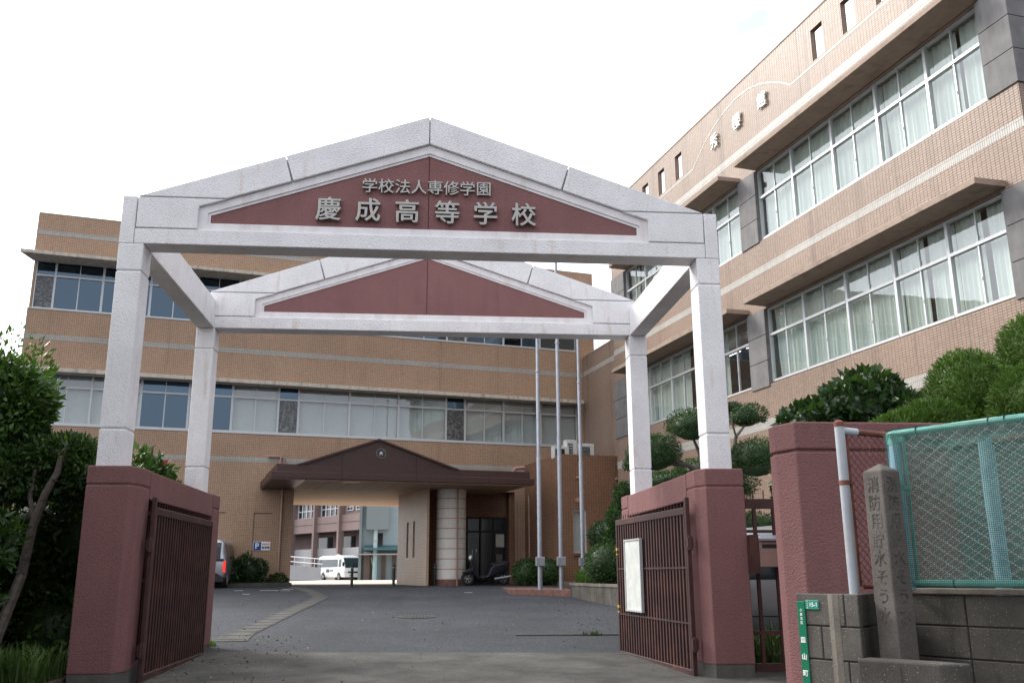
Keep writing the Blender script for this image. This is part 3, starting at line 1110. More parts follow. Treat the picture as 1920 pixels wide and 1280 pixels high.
# annex block in the corner
an = thing('entrance_annex', 'low orange-brown tiled block in the corner behind the flagpoles', 'building', MO, PHI)
b = MB()
b.box(3.73, 6.10, -3.45, -.003, .3, 1.66).box(3.73, 6.10, -3.45, -.003, 3.05, 4.70)
b.box(3.73, 4.10, -3.45, -.003, 1.66, 3.05).box(4.58, 6.10, -3.45, -.003, 1.66, 3.05).box(4.10, 4.58, -2.8, -.003, 1.66, 3.05)
b.box(3.73, 6.10, -3.45, -3.25, 4.70, 4.84).box(3.73, 3.93, -3.25, -.003, 4.70, 4.84)
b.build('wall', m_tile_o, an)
wf = MB()
for q in ((4.10, 4.14, 1.66, 3.05), (4.54, 4.58, 1.66, 3.05), (4.14, 4.54, 1.66, 1.71), (4.14, 4.54, 3.0, 3.05)):
    wf.box(q[0], q[1], -3.40, -3.32, q[2], q[3])
wfo = wf.build('window', m_alu, an)
MB().add([(4.14, -3.36, 1.71), (4.54, -3.36, 1.71), (4.54, -3.36, 3.0), (4.14, -3.36, 3.0)], [(0, 1, 2, 3)]).build('pane', m_glass, wfo)
MB().box(4.12, 4.56, -3.2, -3.18, 1.68, 3.03).build('blind', m_blind, wfo)
MB().box(4.06, 4.62, -3.52, -3.455, 1.58, 1.655).build('sill', m_redbrick, an)
b = MB()
for u in (4.28, 5.72):
    b.lathe((u, -3.50, 3.35), [(.075, 0), (.075, .05)], 12, 'y')
    b.box(u - .05, u + .06, -3.56, -3.452, 4.05, 4.12)
b.build('vent', m_pipe, an)
MB().tube([(3.70, -.5, 3.7), (3.70, -.5, .7)], .03, 8).build('drain_pipe', m_pipe, an, smooth=True)


def ac_unit(u, y, w_, h, d_, label):
    c = Vector((u * math.cos(PHI) - y * math.sin(PHI), 23 + u * math.sin(PHI) + y * math.cos(PHI), 4.705 if y > -3.2 else 4.84))
    t = thing('air_conditioner', label, 'air conditioner', c, PHI, 'outdoor air conditioner units')
    MB().box(-w_ / 2, w_ / 2, -d_ / 2, d_ / 2, .06, h).build('casing', m_acwhite, t, .01)
    b = MB()
    for i in range(9):
        z = .14 + i * (h - .24) / 9
        b.box(-w_ / 2 + .05, w_ / 2 - .16, -d_ / 2 - .008, -d_ / 2 - .002, z, z + .028)
        b.box(w_ / 2 + .002, w_ / 2 + .006, -d_ / 2 + .05, d_ / 2 - .05, z, z + .028)
    b.build('grille', m_black, t)
    MB().box(-w_ / 2 + .05, -w_ / 2 + .11, -d_ / 2, d_ / 2, 0, .06).box(w_ / 2 - .11, w_ / 2 - .05, -d_ / 2, d_ / 2, 0, .06).build('foot', m_galv, t)


ac_unit(3.98, -2.75, .55, .48, .26, 'squat white air conditioner unit leftmost on the annex roof')
ac_unit(4.42, -2.6, .40, .72, .28, 'tall white air conditioner unit in the middle of the annex roof')
ac_unit(4.95, -2.6, .62, .62, .26, 'white air conditioner unit with dark grille rightmost on the annex roof')

# porch over the passage
po = thing('entrance_porch', 'dark brown gabled entrance porch with round crest over the passage', 'porch', MO, PHI)
b = MB()
F0 = -3.5
b.box(-5.52, 2.75, F0, -.003, 3.80, 3.99)
b.build('fascia', m_fascia, po, .006)
b = MB()
b.box(-5.36, 2.63, F0 + .12, -.003, 3.995, 4.22)
b.build('fascia', m_fascia, po, .006)
GX0, GX1, GAx, GAz = -4.78, .26, -2.33, 5.09
b = MB()
b.prism([(GX0 + .1, 4.225), (GAx, GAz - .055), (GX1 - .1, 4.225)], F0 + .16, -.003)
b.build('gable', m_fascia, po)
b = MB()
b.prism([(GX0, 4.223), (GAx, GAz), (GAx, GAz - .055), (GX0 + .19, 4.223)], F0 + .08, -.003)
b.prism([(GX1, 4.223), (GAx, GAz), (GAx, GAz - .055), (GX1 - .19, 4.223)], F0 + .08, -.003)
b.build('roof', m_fascia, po)
b = MB()
for u in (-3.44, -1.13):
    b.box(u - .008, u + .008, F0 - .003, F0 + .1, 3.80, 3.99).box(u - .008, u + .008, F0 + .117, F0 + .2, 3.995, 4.22).box(u - .008, u + .008, F0 + .157, F0 + .2, 4.225, 4.55)
b.box(1.2, 1.216, F0 - .003, F0 + .1, 3.80, 3.99)
b.build('joint', m_black, po)
b = MB().box(-4.5, 2.60, F0 + .12, -.003, 3.765, 3.798)
b.build('ceiling', m_soffit, po)
b = MB()
for i in range(6):
    u = -4.5 + i * .72
    b.box(u - .006, u + .006, F0 + .12, -.003, 3.762, 3.766)
for y_ in (-2.8, -2.1, -1.4, -.7):
    b.box(-4.5, 2.6, y_ - .004, y_ + .004, 3.763, 3.7655)
b.build('ceiling_joint', simple('soffit_joint', (.16, .10, .07), .8), po)
MB().box(-3.35, -2.85, F0 + .18, F0 + .5, 3.755, 3.764).build('ceiling_lamp', simple('lamp_cover', (.7, .6, .5), .5), po)
MB().box(-5.5, -4.5, F0 + .01, -.003, 3.755, 3.799).build('eave', m_fascia, po)
cx, cy, cr = .555, -1.5, .49
b = MB()
nseg = 9
z0 = .86
hh = (3.76 - z0) / nseg
for i in range(nseg):
    b.lathe((cx, cy, 0), [(cr, z0 + i * hh + .012), (cr, z0 + (i + 1) * hh - .012)], 40)
col = b.build('column', m_cream, po, smooth=True)
MB().lathe((cx, cy, 0), [(cr - .012, .72), (cr - .012, 3.76)], 40).build('column_joint', m_orange, col, smooth=True)
MB().lathe((cx, cy, 0), [(cr + .012, .5), (cr + .012, .855)], 40).build('column_base', m_redbrick, col, smooth=True)
MB().tube([(cx + .06, cy - cr - .04, 3.76), (cx + .06, cy - cr - .04, .67)], .03, 8).build('drain_pipe', m_pipe, po, smooth=True)
# crest: ring with fourteen petals and a small emblem
yc = F0 + .145
cc = (-2.25, 4.645)
b = MB().lathe((cc[0], yc, cc[1]), [(.155, .014), (.155, 0), (.01, 0)], 36, 'y')
cre = b.build('crest', m_black, po)
b = MB().torus((cc[0], yc, cc[1]), .148, .005, 40, 6)
for i in range(14):
    t_ = 2 * math.pi * i / 14
    d0 = (math.cos(t_), math.sin(t_))
    b.tube([(cc[0] + d0[0] * .055, yc - .004, cc[1] + d0[1] * .055), (cc[0] + d0[0] * .145, yc - .004, cc[1] + d0[1] * .145)], .003, 5)
    tm = t_ + math.pi / 14
    b.torus((cc[0] + math.cos(tm) * .128, yc - .003, cc[1] + math.sin(tm) * .128), .019, .0016, 10, 4)
b.build('crest_petals', m_chrome, cre)
b = MB()
for a_, r0 in ((0, .05), (1, .05), (-1, .05)):
    b.tube([(cc[0] + a_ * .012, yc - .006, cc[1] + .045), (cc[0] + a_ * .05, yc - .006, cc[1] - .05)], .007, 5)
b.tube([(cc[0] - .045, yc - .006, cc[1] + .03), (cc[0] + .045, yc - .006, cc[1] - .015)], .006, 5)
b.tube([(cc[0] + .045, yc - .006, cc[1] + .03), (cc[0] - .045, yc - .006, cc[1] - .015)], .006, 5)
b.build('crest_emblem', m_letter_r, cre)


def mloc(u, y, z=0):
    return Vector((u * math.cos(PHI) - y * math.sin(PHI), 23 + u * math.sin(PHI) + y * math.cos(PHI), z))


# parking sign
ps = thing('parking_sign', 'blue and white parking sign on the tiled wall left of the passage', 'sign', mloc(-5.36, -.012, 1.94), PHI)
MB().box(-.27, .27, -.012, .010, -.135, .135).build('plate', m_whitepaint, ps, .004)
MB().box(-.262, -.02, -.016, -.0125, -.127, .127).build('blue_field', m_blue, ps)
text('letter', 'P', .25, m_whitepaint, ps, frame((-.14, -.0175, 0), (1, 0, 0), (0, 0, 1)), .001, 0, 1.0, .006)
text('lettering', '来客専用', .058, m_signpink, ps, frame((.125, -.0135, .06), (1, 0, 0), (0, 0, 1)), .001, 0, 1.0, .0006)
text('lettering', '駐車場', .078, m_ink, ps, frame((.125, -.0135, -.045), (1, 0, 0), (0, 0, 1)), .001, 0, 1.0, .002)

# bollards
for i, (px, lab) in enumerate(((663, 'dark bollard in front of the parked bus'), (738, 'dark bollard beside the end of the slit wall'), (808, 'dark bollard between slit wall and round column'))):
    q = [(-2.62, -1.2), (-1.35, -1.55), (-.02, -1.6)][i]
    t = thing('bollard', lab, 'bollard', mloc(q[0], q[1], gz(20)), 0, 'bollards under the porch')
    MB().lathe((0, 0, 0), [(.045, 0), (.045, .56)], 14).build('tube', m_bollard, t, smooth=True)
    MB().lathe((0, 0, .56), [(.047, .0), (.047, .02), (.04, .024)], 14).build('ring', m_galv, t, smooth=True)
    MB().lathe((0, 0, .585), [(.05, 0), (.055, .05), (.045, .09), (.02, .105)], 14).build('cap', m_bollard, t, smooth=True)

# ------------------------------------------------------------------ right wing (local x towards the viewer, y into building)
PSI = math.atan2(-.98, .196)
RO = Vector((5.9347, 24.5348, 0))
rb = thing('classroom_wing', 'salmon tiled classroom wing on the right with two rows of curtained windows', 'building', RO, PSI)
Y0 = -.30
VE = 21.2
b = MB()
b.box(0.002, 3.78, 0, 8, .2, 8.98)                                  # lower link block
b.box(3.78, VE, Y0, 8, .1, 5.42)
b.box(3.78, VE, Y0, 8, 7.285, 9.02)
b.box(3.78, VE, Y0, 8, 10.90, 11.9)
b.box(3.78, 3.9, .2, 8, 5.42, 7.285).box(3.78, 3.9, .2, 8, 9.02, 10.90)
b.box(VE - .12, VE, .6, 8, 5.42, 7.285).box(VE - .12, VE, .6, 8, 9.02, 10.90)
# parapet with openings
b.box(3.78, VE, Y0, Y0 + .13, 11.9, 12.45).box(3.78, VE, Y0, Y0 + .13, 13.24, 13.62)
ops = [4.28, 5.42, 6.56, 7.73, 8.90, 15.88, 17.0, 18.12, 19.24]
e = 3.78
for o_ in ops:
    b.box(e, o_, Y0, Y0 + .13, 12.45, 13.24)
    e = o_ + .44
b.box(e, VE, Y0, Y0 + .13, 12.45, 13.24)
b.box(VE - .26, VE, Y0 + .13, 8, 11.9, 13.62)
b.build('wall', m_tile_r, rb)
b = MB()
b.box(3.776, VE + .004, Y0 - .004, 0, 8.20, 8.38).box(3.776, VE + .004, Y0 - .004, 0, 11.60, 11.82).box(3.776, VE + .004, Y0 - .004, 0, 4.36, 4.60)
b.box(3.776, 10.0, Y0 - .004, 0 - .1, 12.32, 12.39).box(14.96, VE + .004, Y0 - .004, -.1, 12.32, 12.39)
b.box(.13, 3.776, -.004, .1, 8.26, 8.42)
# arc of pale tiles above the characters
apts = [(10.0, 12.36), (10.35, 12.60), (10.75, 12.84), (11.3, 13.06), (11.9, 13.22), (12.5, 13.29), (13.1, 13.25), (13.65, 13.10), (14.2, 12.85), (14.6, 12.62), (14.96, 12.36)]
for (xa, za), (xb, zb) in zip(apts, apts[1:]):
    d_ = Vector((xb - xa, zb - za)).normalized() * .024
    b.prism([(xa - d_.y, za + d_.x), (xb - d_.y, zb + d_.x), (xb + d_.y, zb - d_.x), (xa + d_.y, za - d_.x)], Y0 - .0045, Y0 + .05)
b.build('pale_stripe', m_stripe, rb)
MB().box(3.77, VE + .01, Y0 - .012, Y0 + .27, 13.62, 13.66).build('coping', m_canopy_r, rb)
MB().box(.13, 3.77, -.012, .25, 8.98, 9.03).build('coping', m_canopy_r, rb)


def pil(v0, v1, zz, wrap=False):
    for z0, z1 in zz:
        b = MB()
        n_ = 3
        h = (z1 - z0) / n_
        for i in range(n_):
            if wrap:
                b.box(v0, v1 + .03, Y0 - .03, .6, z0 + i * h + .008, z0 + (i + 1) * h - .008)
            else:
                b.box(v0, v1, Y0 - .03, .2, z0 + i * h + .008, z0 + (i + 1) * h - .008)
        b.box(v0 + .01, v1 - .01, Y0 + .01, .2, z0, z1)
        b.build('pilaster', m_grey, rb)


for v0, v1, wr in ((3.775, 4.85, False), (12.34, 13.14, False), (20.56, VE, True)):
    pil(v0, v1, ((5.36, 7.285), (9.0, 10.905)), wr)
seedn = 0
fl1 = ['curtain', 'curtain_gap', 'half', 'curtain', 'none']
for z0, zt, z1, top in ((5.46, 6.62, 7.28, 0), (9.06, 10.17, 10.895, 1)):
    vs = [4.85 + i * 1.498 for i in range(6)]
    for i in range(5):
        seedn += 1
        window(rb, vs[i], vs[i + 1], z0, zt, z1, Y0 + .09, 'curtain' if top else fl1[i], None, .5, seedn)
    vs = [13.14, 14.6, 16.15, 17.66, 19.13, 20.56]
    for i in range(5):
        seedn += 1
        window(rb, vs[i], vs[i + 1], z0, zt, z1, Y0 + .09, 'curtain_gap' if (i, top) in ((0, 0), (3, 1)) else 'curtain', None, .48, seedn)
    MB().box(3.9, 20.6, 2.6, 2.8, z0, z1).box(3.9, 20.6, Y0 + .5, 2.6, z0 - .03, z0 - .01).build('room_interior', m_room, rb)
b = MB()
for v in (9.0, 10.2, 11.4):
    for y_ in (.9, 1.9):
        b.box(v, v + .85, y_, y_ + .05, 7.05, 7.09)
b.build('ceiling_lamp', m_tube, rb)
for va, vb in ((4.95, 12.42), (13.16, 20.66)):
    for z in (7.335, 10.925):
        MB().prism([(va, Y0 - .001), (va + .03, Y0 - .62), (vb - .03, Y0 - .62), (vb, Y0 - .001)], z, z + .115, 'z').build('canopy', m_canopy_r, rb, .006)
for ch, v, z in (('秀', 11.36, 12.60), ('櫻', 12.56, 12.60), ('館', 13.78, 12.58)):
    text('sign_character', ch, .44, m_letter_r, rb, frame((v, Y0 - .05, z), (1, 0, 0), (0, 0, 1)), .022, 0, .92, 0)

# ------------------------------------------------------------------ flagpoles
def flagpole(base, h, label):
    t = thing('flagpole', label, 'flagpole', base, 0, 'flagpoles before the annex')
    MB().lathe((0, 0, 0), [(.060, 0), (.060, h * .42), (.050, h * .425), (.048, h * .7), (.042, h * .705), (.037, h)], 16).build('pole', m_galv, t, smooth=True)
    MB().lathe((0, 0, h), [(.02, 0), (.06, .02), (.075, .07), (.06, .12), (.02, .14)], 12).build('finial', m_galv, t, smooth=True)
    MB().box(-.13, .13, -.13, .13, -.05, .03).build('base_plate', m_galv, t)
    MB().box(-.11, .11, -.13, .07, .60, .82).build('winch_box', m_silverbox, t, .008).parent = t
    b = MB()
    for z in (h * .42, h * .7):
        b.lathe((0, 0, z), [(.062, -.02), (.066, 0), (.062, .02)], 16)
    b.build('collar', m_galv, t, smooth=True)


p1, p2 = at(1013, 1104, 23.0), at(1053, 1105, 23.0)
p3 = at(1094, 1085, 24.2)
flagpole((p1.x, p1.y, .62), 8.0, 'shorter silver flagpole on the left of the three')
flagpole((p2.x, p2.y, .62), 9.1, 'tallest silver flagpole, middle of the three')
flagpole((p3.x, p3.y, .62), 7.9, 'silver flagpole rising from the grass bed, right of the three')

# retaining wall, planting bed
rw = thing('retaining_wall', 'low concrete block retaining wall below the hedge bed by the flagpoles', 'wall')
pts = [(5.2, 13.3), (3.52, 13.2), (3.72, 10.9), (4.02, 9.0), (4.25, 7.0)]
b = MB()
jn = MB()
cp = MB()
for (xa, ya), (xb, yb) in zip(pts, pts[1:]):
    L2 = math.hypot(xb - xa, yb - ya)
    d_ = Vector((xb - xa, yb - ya)).normalized()
    n2 = Vector((-d_.y, d_.x))                       # towards the bed
    nb_ = max(1, round(L2 / .45))
    for i in range(nb_):
        a0 = Vector((xa, ya)) + d_ * (L2 * i / nb_ + .006)
        a1 = Vector((xa, ya)) + d_ * (L2 * (i + 1) / nb_ - .006)
        b.prism([tuple(a0), tuple(a1), tuple(a1 + n2 * .15), tuple(a0 + n2 * .15)], .05, .76, 'z')
    a0, a1 = Vector((xa, ya)), Vector((xb, yb))
    jn.prism([tuple(a0 + n2 * .02), tuple(a1 + n2 * .02), tuple(a1 + n2 * .13), tuple(a0 + n2 * .13)], .05, .755, 'z')
    cp.prism([tuple(a0 - n2 * .02), tuple(a1 - n2 * .02), tuple(a1 + n2 * .17), tuple(a0 + n2 * .17)], .762, .82, 'z')
b.build('blocks', m_block, rw, .006)
jn.build('mortar', m_mortar, rw)
cp.build('coping', m_coping, rw)
b = MB().prism([(3.66, 13.1), (3.86, 10.9), (4.15, 9.0), (4.36, 7.05), (9, 6.0), (9, 20.6), (4.6, 20.6), (3.9, 18)], .3, .79, 'z')
tag(b.build('planting_bed', m_soil), kind='structure')
b = MB()
kp = [(2.2, 14.6), (3.0, 14.0), (3.55, 13.25), (3.9, 13.4), (3.9, 16.5), (3.4, 18.2), (2.3, 18.6)]
b.prism(kp, .45, .645, 'z')
tag(b.build('paved_kerb_island', m_redbrick), kind='structure')
b = MB()
for u0, u1 in ((-12.9, -4.47),):
    b.box(u0, u1, -.75, -.003, .5, .80)
tag(b.build('planting_strip', m_soil, loc=MO, rotz=PHI), kind='structure')
b = MB().box(-12.9, -4.45, -.86, -.755, .5, .79)
tag(b.build('kerb', m_gutter, loc=MO, rotz=PHI), kind='structure')
b = MB()
rnd = random.Random(5)
for x, y_, s_ in ((-4.5, 17.6, .5), (-4.0, 18.4, .3), (-3.9, 17.4, .25), (-5.2, 17.7, .22), (1.1, 15.5, .2), (-4.6, 15.6, .18)):
    b.box(x, x + s_, y_, y_ + .10, gz(y_) + .004, gz(y_) + .008)
tag(b.build('road_marking', m_whitepaint), kind='structure')

# ------------------------------------------------------------------ right foreground: pink wall, rail gate, block walls, fences
pw = thing('pink_wall', 'pink roughcast boundary wall with grooved top band behind the rusty fence', 'wall', (2.76, -2.5, 0))
P = [(0, .22), (.08, 0), (6, 0), (6, .35), (0, .35)]
MB().prism(P, 0, 1.955, 'z').build('body', m_pink, pw, .012, 2)
MB().prism([(.02, .24), (.095, .02), (5.98, .02), (5.98, .33), (.02, .33)], 1.95, 1.98, 'z').build('groove', m_pink, pw)
MB().prism(P, 1.975, 2.19, 'z').build('cap', m_pinkcap, pw, .014, 2)

rgt = thing('rail_gate', 'narrow dark brown rail gate between the right pillar and pink wall', 'gate', (3.29, .05, 0), RAD(0))
for y_, za, zb in ((.02, 1.69, 1.79), (.02, .09, .17), (.015, .44, .48), (.015, 1.27, 1.32), (.012, 1.445, 1.475)):
    MB().box(0, 1.2, -y_, y_, za, zb).build('rail', m_steel, rgt)
b = MB()
for i in range(6):
    x = .09 + i * .205
    b.box(x, x + .034, -.017, .017, .17, 1.69)
    b.box(x - .08, x - .07, -.004, .004, 1.79, 1.88).box(x + .012, x + .022, -.004, .004, 1.79, 1.88)
b.build('bars', m_steel, rgt)
mbx = thing('mailbox', 'weathered pinkish metal mailbox fixed on the rail gate beside the pink wall', 'mailbox', (3.36, -.12, 0))
m_mb = simple('mailbox_paint', (.27, .17, .15), .5, .2, dirt=(.1, .05, .04), dirt_amt=.4)
MB().box(0, .32, -.02, .1, 1.10, 1.36).build('body', m_mb, mbx, .006)
MB().prism([(-.045, 1.36), (-.045, 1.38), (.11, 1.42), (.11, 1.36)], -.005, .325, 'x').build('lid', m_galv, mbx)
MB().box(.03, .29, -.026, -.021, 1.29, 1.325).build('slot', m_black, mbx)
MB().box(-.09, -.004, -.02, .11, 1.04, 1.42).build('bracket', m_steel, mbx)

F1, F2, F3 = Vector((1.97, -4.42)), Vector((2.155, -4.76)), Vector((2.37, -4.50))
bwt = thing('block_wall', 'weathered concrete block pier and wall under the green fence on the right', 'wall')


def courses(pts, z_top, hs, parent, mat, thick, blocklen=.335, off=0):
    """blocks laid along a polyline; the wall thickness goes to the left-hand side of its direction"""
    b, j = MB(), MB()
    for (a, c) in zip(pts, pts[1:]):
        a, c = Vector(a), Vector(c)
        d_ = (c - a).normalized()
        n_ = Vector((-d_.y, d_.x))
        L_ = (c - a).length
        z = z_top
        for k, h in enumerate(hs):
            s0 = 0
            first = blocklen if (k % 2 == off or off == 9) else blocklen * .5
            cuts = [0]
            x = first
            while x < L_ - .06:
                cuts.append(x)
                x += blocklen
            cuts.append(L_)
            for x0, x1 in zip(cuts, cuts[1:]):
                p, q = a + d_ * (x0 + .0035), a + d_ * (x1 - .0035)
                b.prism([tuple(p), tuple(q), tuple(q + n_ * thick), tuple(p + n_ * thick)], z - h + .007, z, 'z')
            z -= h
        p, q = a + n_ * .008, c + n_ * .008
        j.prism([tuple(p), tuple(q), tuple(q + n_ * (thick - .02)), tuple(p + n_ * (thick - .02))], z, z_top - .006, 'z')
    b.build('blocks', mat, parent, .004)
    j.build('mortar', m_mortar, parent)


nrm = lambda v: Vector(v).normalized()
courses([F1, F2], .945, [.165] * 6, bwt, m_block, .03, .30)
courses([F2 + nrm(F3 - F2) * .01, F3], .944, [.165] * 6, bwt, m_block2, .03, .30)  # darker block colour paints in the shade on this pier face
FC = (F1 + F2 + F3) / 3
MB().prism([tuple(F1 + (FC - F1) * .12), tuple(F2 + (FC - F2) * .12), tuple(F3 + (FC - F3) * .12), (2.42, -4.3), (2.1, -4.25)], -.1, .938, 'z').build('core', m_mortar, bwt)
e_ = nrm(F2 - F1)
q0 = F1 + e_ * .205
nn_ = Vector((e_.y, -e_.x))
MB().prism([tuple(q0 + nn_ * .001), tuple(q0 + e_ * .035 + nn_ * .012), tuple(q0 + e_ * .065 + nn_ * .001)], -.03, .943, 'z').build('mortar_rib', m_coping, bwt)
WA, WB = Vector((2.60, -4.47)), Vector((3.42, -5.80))
W0 = WA + nrm(WA - WB) * .12
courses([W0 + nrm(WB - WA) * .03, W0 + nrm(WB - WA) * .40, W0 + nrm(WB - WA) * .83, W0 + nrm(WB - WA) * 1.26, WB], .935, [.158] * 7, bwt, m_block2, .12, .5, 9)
dW = nrm(WB - WA)
nW = Vector((-dW.y, dW.x))
cpq = [W0 - nW * .012, WB - nW * .012, WB + nW * .14, W0 + nW * .14]
MB().prism([tuple(v) for v in cpq], .939, .968, 'z').build('coping', m_coping, bwt, .004)
MB().prism([(2.30, -4.47), (2.46, -4.36), (2.62, -4.36), (2.5, -4.25), (2.2, -4.3)], -.1, .90, 'z').build('infill', m_block2, bwt)

# low kerb block in front
a0, a1 = at(1607, 1236, 4.36), at(1765, 1256, 4.10)
lk = thing('low_block', 'low concrete kerb block with a slanted end at the foot of the stone post', 'kerb block')
dL = Vector((a1.x - a0.x, a1.y - a0.y)).normalized()
nL = Vector((-dL.y, dL.x))
A0, A1 = Vector((a0.x, a0.y)), Vector((a1.x, a1.y))
tip = A1 + dL * .10 + nL * .07
MB().prism([tuple(A0), tuple(A1), tuple(tip), tuple(tip + nL * .02), tuple(A1 + nL * .13 - dL * .05), tuple(A0 + nL * .13)], -.05, .655, 'z').build('block', m_block2, lk, .012, 2)
mid = A0 + dL * (A1 - A0).length * .52
MB().prism([tuple(mid - nL * .002), tuple(mid + dL * .006 - nL * .002), tuple(mid + dL * .006 + nL * .05), tuple(mid + nL * .05)], 0, .63, 'z').build('mortar', m_mortar, lk)

# stone post with carved characters on two faces
pb = at(1686, 1222, 4.56)
sp_ = thing('stone_post', 'old stone post with pyramid top and characters carved on two faces', 'stone post', (pb.x, pb.y, 0), RAD(45 + math.degrees(math.atan2(-(pb.x - CAM.x), pb.y - CAM.y)) + 2))
hw, hw2 = .0675, .064
b = MB()
b.add([(-hw, -hw, 0), (hw, -hw, 0), (hw, hw, 0), (-hw, hw, 0), (-hw2, -hw2, 1.56), (hw2, -hw2, 1.56), (hw2, hw2, 1.56), (-hw2, hw2, 1.56), (0, 0, 1.603)],
      [(0, 3, 2, 1), (0, 1, 5, 4), (1, 2, 6, 5), (2, 3, 7, 6), (3, 0, 4, 7), (4, 5, 8), (5, 6, 8), (6, 7, 8), (7, 4, 8)])
b.build('shaft', m_stone, sp_, .008, 2)
for i, ch in enumerate('消防用貯水そう水'):
    z = 1.49 - i * .092
    hq = hw + (hw2 - hw) * z / 1.54
    for nx, (rt, org) in enumerate((((1, 0, 0), (0, -hq - .0008, z)), ((0, -1, 0), (-hq - .0008, 0, z)))):
        text('carved_character', ch, .084, m_carve, sp_, frame(org, rt, (0, 0, 1)), .0006, 0, .95, .0008)

# green address plates
gp_ = thing('street_plate', 'tall narrow green street plate with white characters on the block pier', 'sign')
eo = Vector((e_.y, -e_.x))
pl0 = F1 + e_ * .012 + eo * .004
angp = math.atan2(e_.y, e_.x)
gp_.location = Vector((pl0.x, pl0.y, 0)) * S
gp_.rotation_euler[2] = angp
MB().box(0, .05, -.006, 0, .36, .905).build('plate', m_plate, gp_, .002)
for i, ch in enumerate('小倉北区'):
    text('lettering', ch, .017, m_whitepaint, gp_, frame((.025, -.0065, .86 - i * .021), (1, 0, 0), (0, 0, 1)), .0004, 0, 1.0, .0003)
for i, ch in enumerate('皿山町'):
    text('lettering', ch, .034, m_whitepaint, gp_, frame((.025, -.0065, .71 - i * .083), (1, 0, 0), (0, 0, 1)), .0004, 0, 1.0, .001)
np_ = thing('number_plate', 'small green house number plate reading 15-1 beside the street plate', 'sign')
np_.location = gp_.location + Vector((e_.x * .053, e_.y * .053, 0)) * S
np_.rotation_euler[2] = angp
MB().box(0, .085, -.004, 0, .865, .912).build('plate', m_plate2, np_, .002)
text('lettering', '15-1', .03, m_whitepaint, np_, frame((.053, -.0045, .889), (1, 0, 0), (0, 0, 1)), .0004, 0, 1.0, .0007)
text('lettering', 'さらやま', .011, m_whitepaint, np_, frame((.015, -.0045, .889), (0, 0, -1), (1, 0, 0)), .0004)


def chain(b, o3, ux, uz, w_, h, pitch, r):
    """straight diagonal wires clipped to a rectangle; alternate ones bow slightly in and out"""
    o3, ux, uz = Vector(o3), Vector(ux), Vector(uz)
    nrm_ = ux.cross(uz)
    for sgn in (1, -1):
        k = -h
        while k < w_ + h:
            # x = k + t (sgn 1)  or x = k - t + ...
            if sgn > 0:
                t0, t1 = max(0, -k), min(h, w_ - k)
                fx = lambda t: k + t
            else:
                t0, t1 = max(0, k - w_), min(h, k)
                fx = lambda t: k - t
            if t1 - t0 > .02:
                p = o3 + ux * fx(t0) + uz * t0 + nrm_ * (.002 * sgn)
                q = o3 + ux * fx(t1) + uz * t1 + nrm_ * (.002 * sgn)
                b.tube([p, q], r, 4, False)
            k += pitch


# rusty fence behind the stone post
q0, q1 = at(1602, 1108, 4.80), at(1742, 1100, 5.02)
dR = Vector((q1.x - q0.x, q1.y - q0.y, 0)).normalized()
LR = 1.25
rf = thing('rusty_fence', 'rusty chain link fence with a chalky white end post behind the stone post', 'fence', (q0.x, q0.y, 0), math.atan2(dR.y, dR.x))
ZT = 1.80
MB().lathe((0, 0, 0), [(.026, .93), (.026, ZT + .03)], 16).build('post', m_postwhite, rf, smooth=True)
MB().lathe((0, 0, 0), [(.0275, ZT + .02), (.0275, ZT + .045), (.015, ZT + .056)], 16).lathe((0, 0, 0), [(.028, 1.505), (.028, 1.53)], 16).box(.02, .06, -.012, .012, 1.51, 1.525).build('band', m_rust, rf, smooth=True)
MB().tube([(0, 0, ZT), (.12, 0, ZT - .003)], .021, 12).build('sleeve', m_postwhite, rf, smooth=True)
MB().tube([(.12, 0, ZT - .003), (LR, .0, ZT - .02)], .017, 10).build('rail', m_rust, rf, smooth=True)
MB().tube([(.06, 0, .98), (LR, 0, .97)], .014, 10).build('rail', m_rust, rf, smooth=True)
MB().tube([(.048, 0, .98), (.045, 0, ZT)], .008, 8).build('tension_bar', m_rust, rf, smooth=True)
b = MB()
chain(b, (.05, 0, .985), (1, 0, 0), (0, 0, 1), LR - .06, ZT - 1.0, .0465, .0021)
b.build('mesh', m_wire_r, rf)

# green netted fence with pale blue posts on the block wall
fa, fb = at(1704, 1095, 4.78), None
FA = Vector((fa.x, fa.y))
dF = nrm((.524, -.852))
LF = 1.15
gf = thing('netted_fence', 'pale blue post fence with green rails, chain link and fine green netting', 'fence', (FA.x, FA.y, 0), math.atan2(dF.y, dF.x))
ZG = 1.775
b = MB().lathe((0, 0, 0), [(.0335, .965), (.0335, ZG - .05)], 16)
b.build('post', m_bluepost, gf, smooth=True)
MB().lathe((0, 0, 0), [(.036, ZG - .06), (.036, ZG), (.02, ZG + .012)], 16).lathe((0, 0, 0), [(.035, 1.47), (.035, 1.50)], 16).box(.03, .07, -.012, .012, 1.475, 1.495).box(.03, .06, -.012, .012, ZG - .05, ZG - .02).build('post_cap', m_greenrail, gf, smooth=True)
MB().tube([(0, 0, ZG), (LF, 0, ZG)], .0185, 12).build('rail', m_greenrail, gf, smooth=True)
MB().tube([(.04, 0, .995), (LF, 0, .995)], .018, 12).build('rail', m_greenrail, gf, smooth=True)
MB().tube([(.055, 0, 1.0), (.055, 0, ZG - .03)], .009, 8).build('tension_bar', m_greenrail, gf, smooth=True)
b = MB()
for x in (.14, .52, .6, .95):
    b.torus((x, 0, ZG), .0205, .003, 14, 5, 'x')
for x in (.25, .6, .9):
    b.torus((x, 0, .995), .0205, .003, 14, 5, 'x')
b.build('tie', m_black, gf)
b = MB()
chain(b, (.06, -.004, 1.012), (1.5, 0, 0), (0, 0, 1), (LF - .07) / 1.5, ZG - 1.03, .052, .0014)
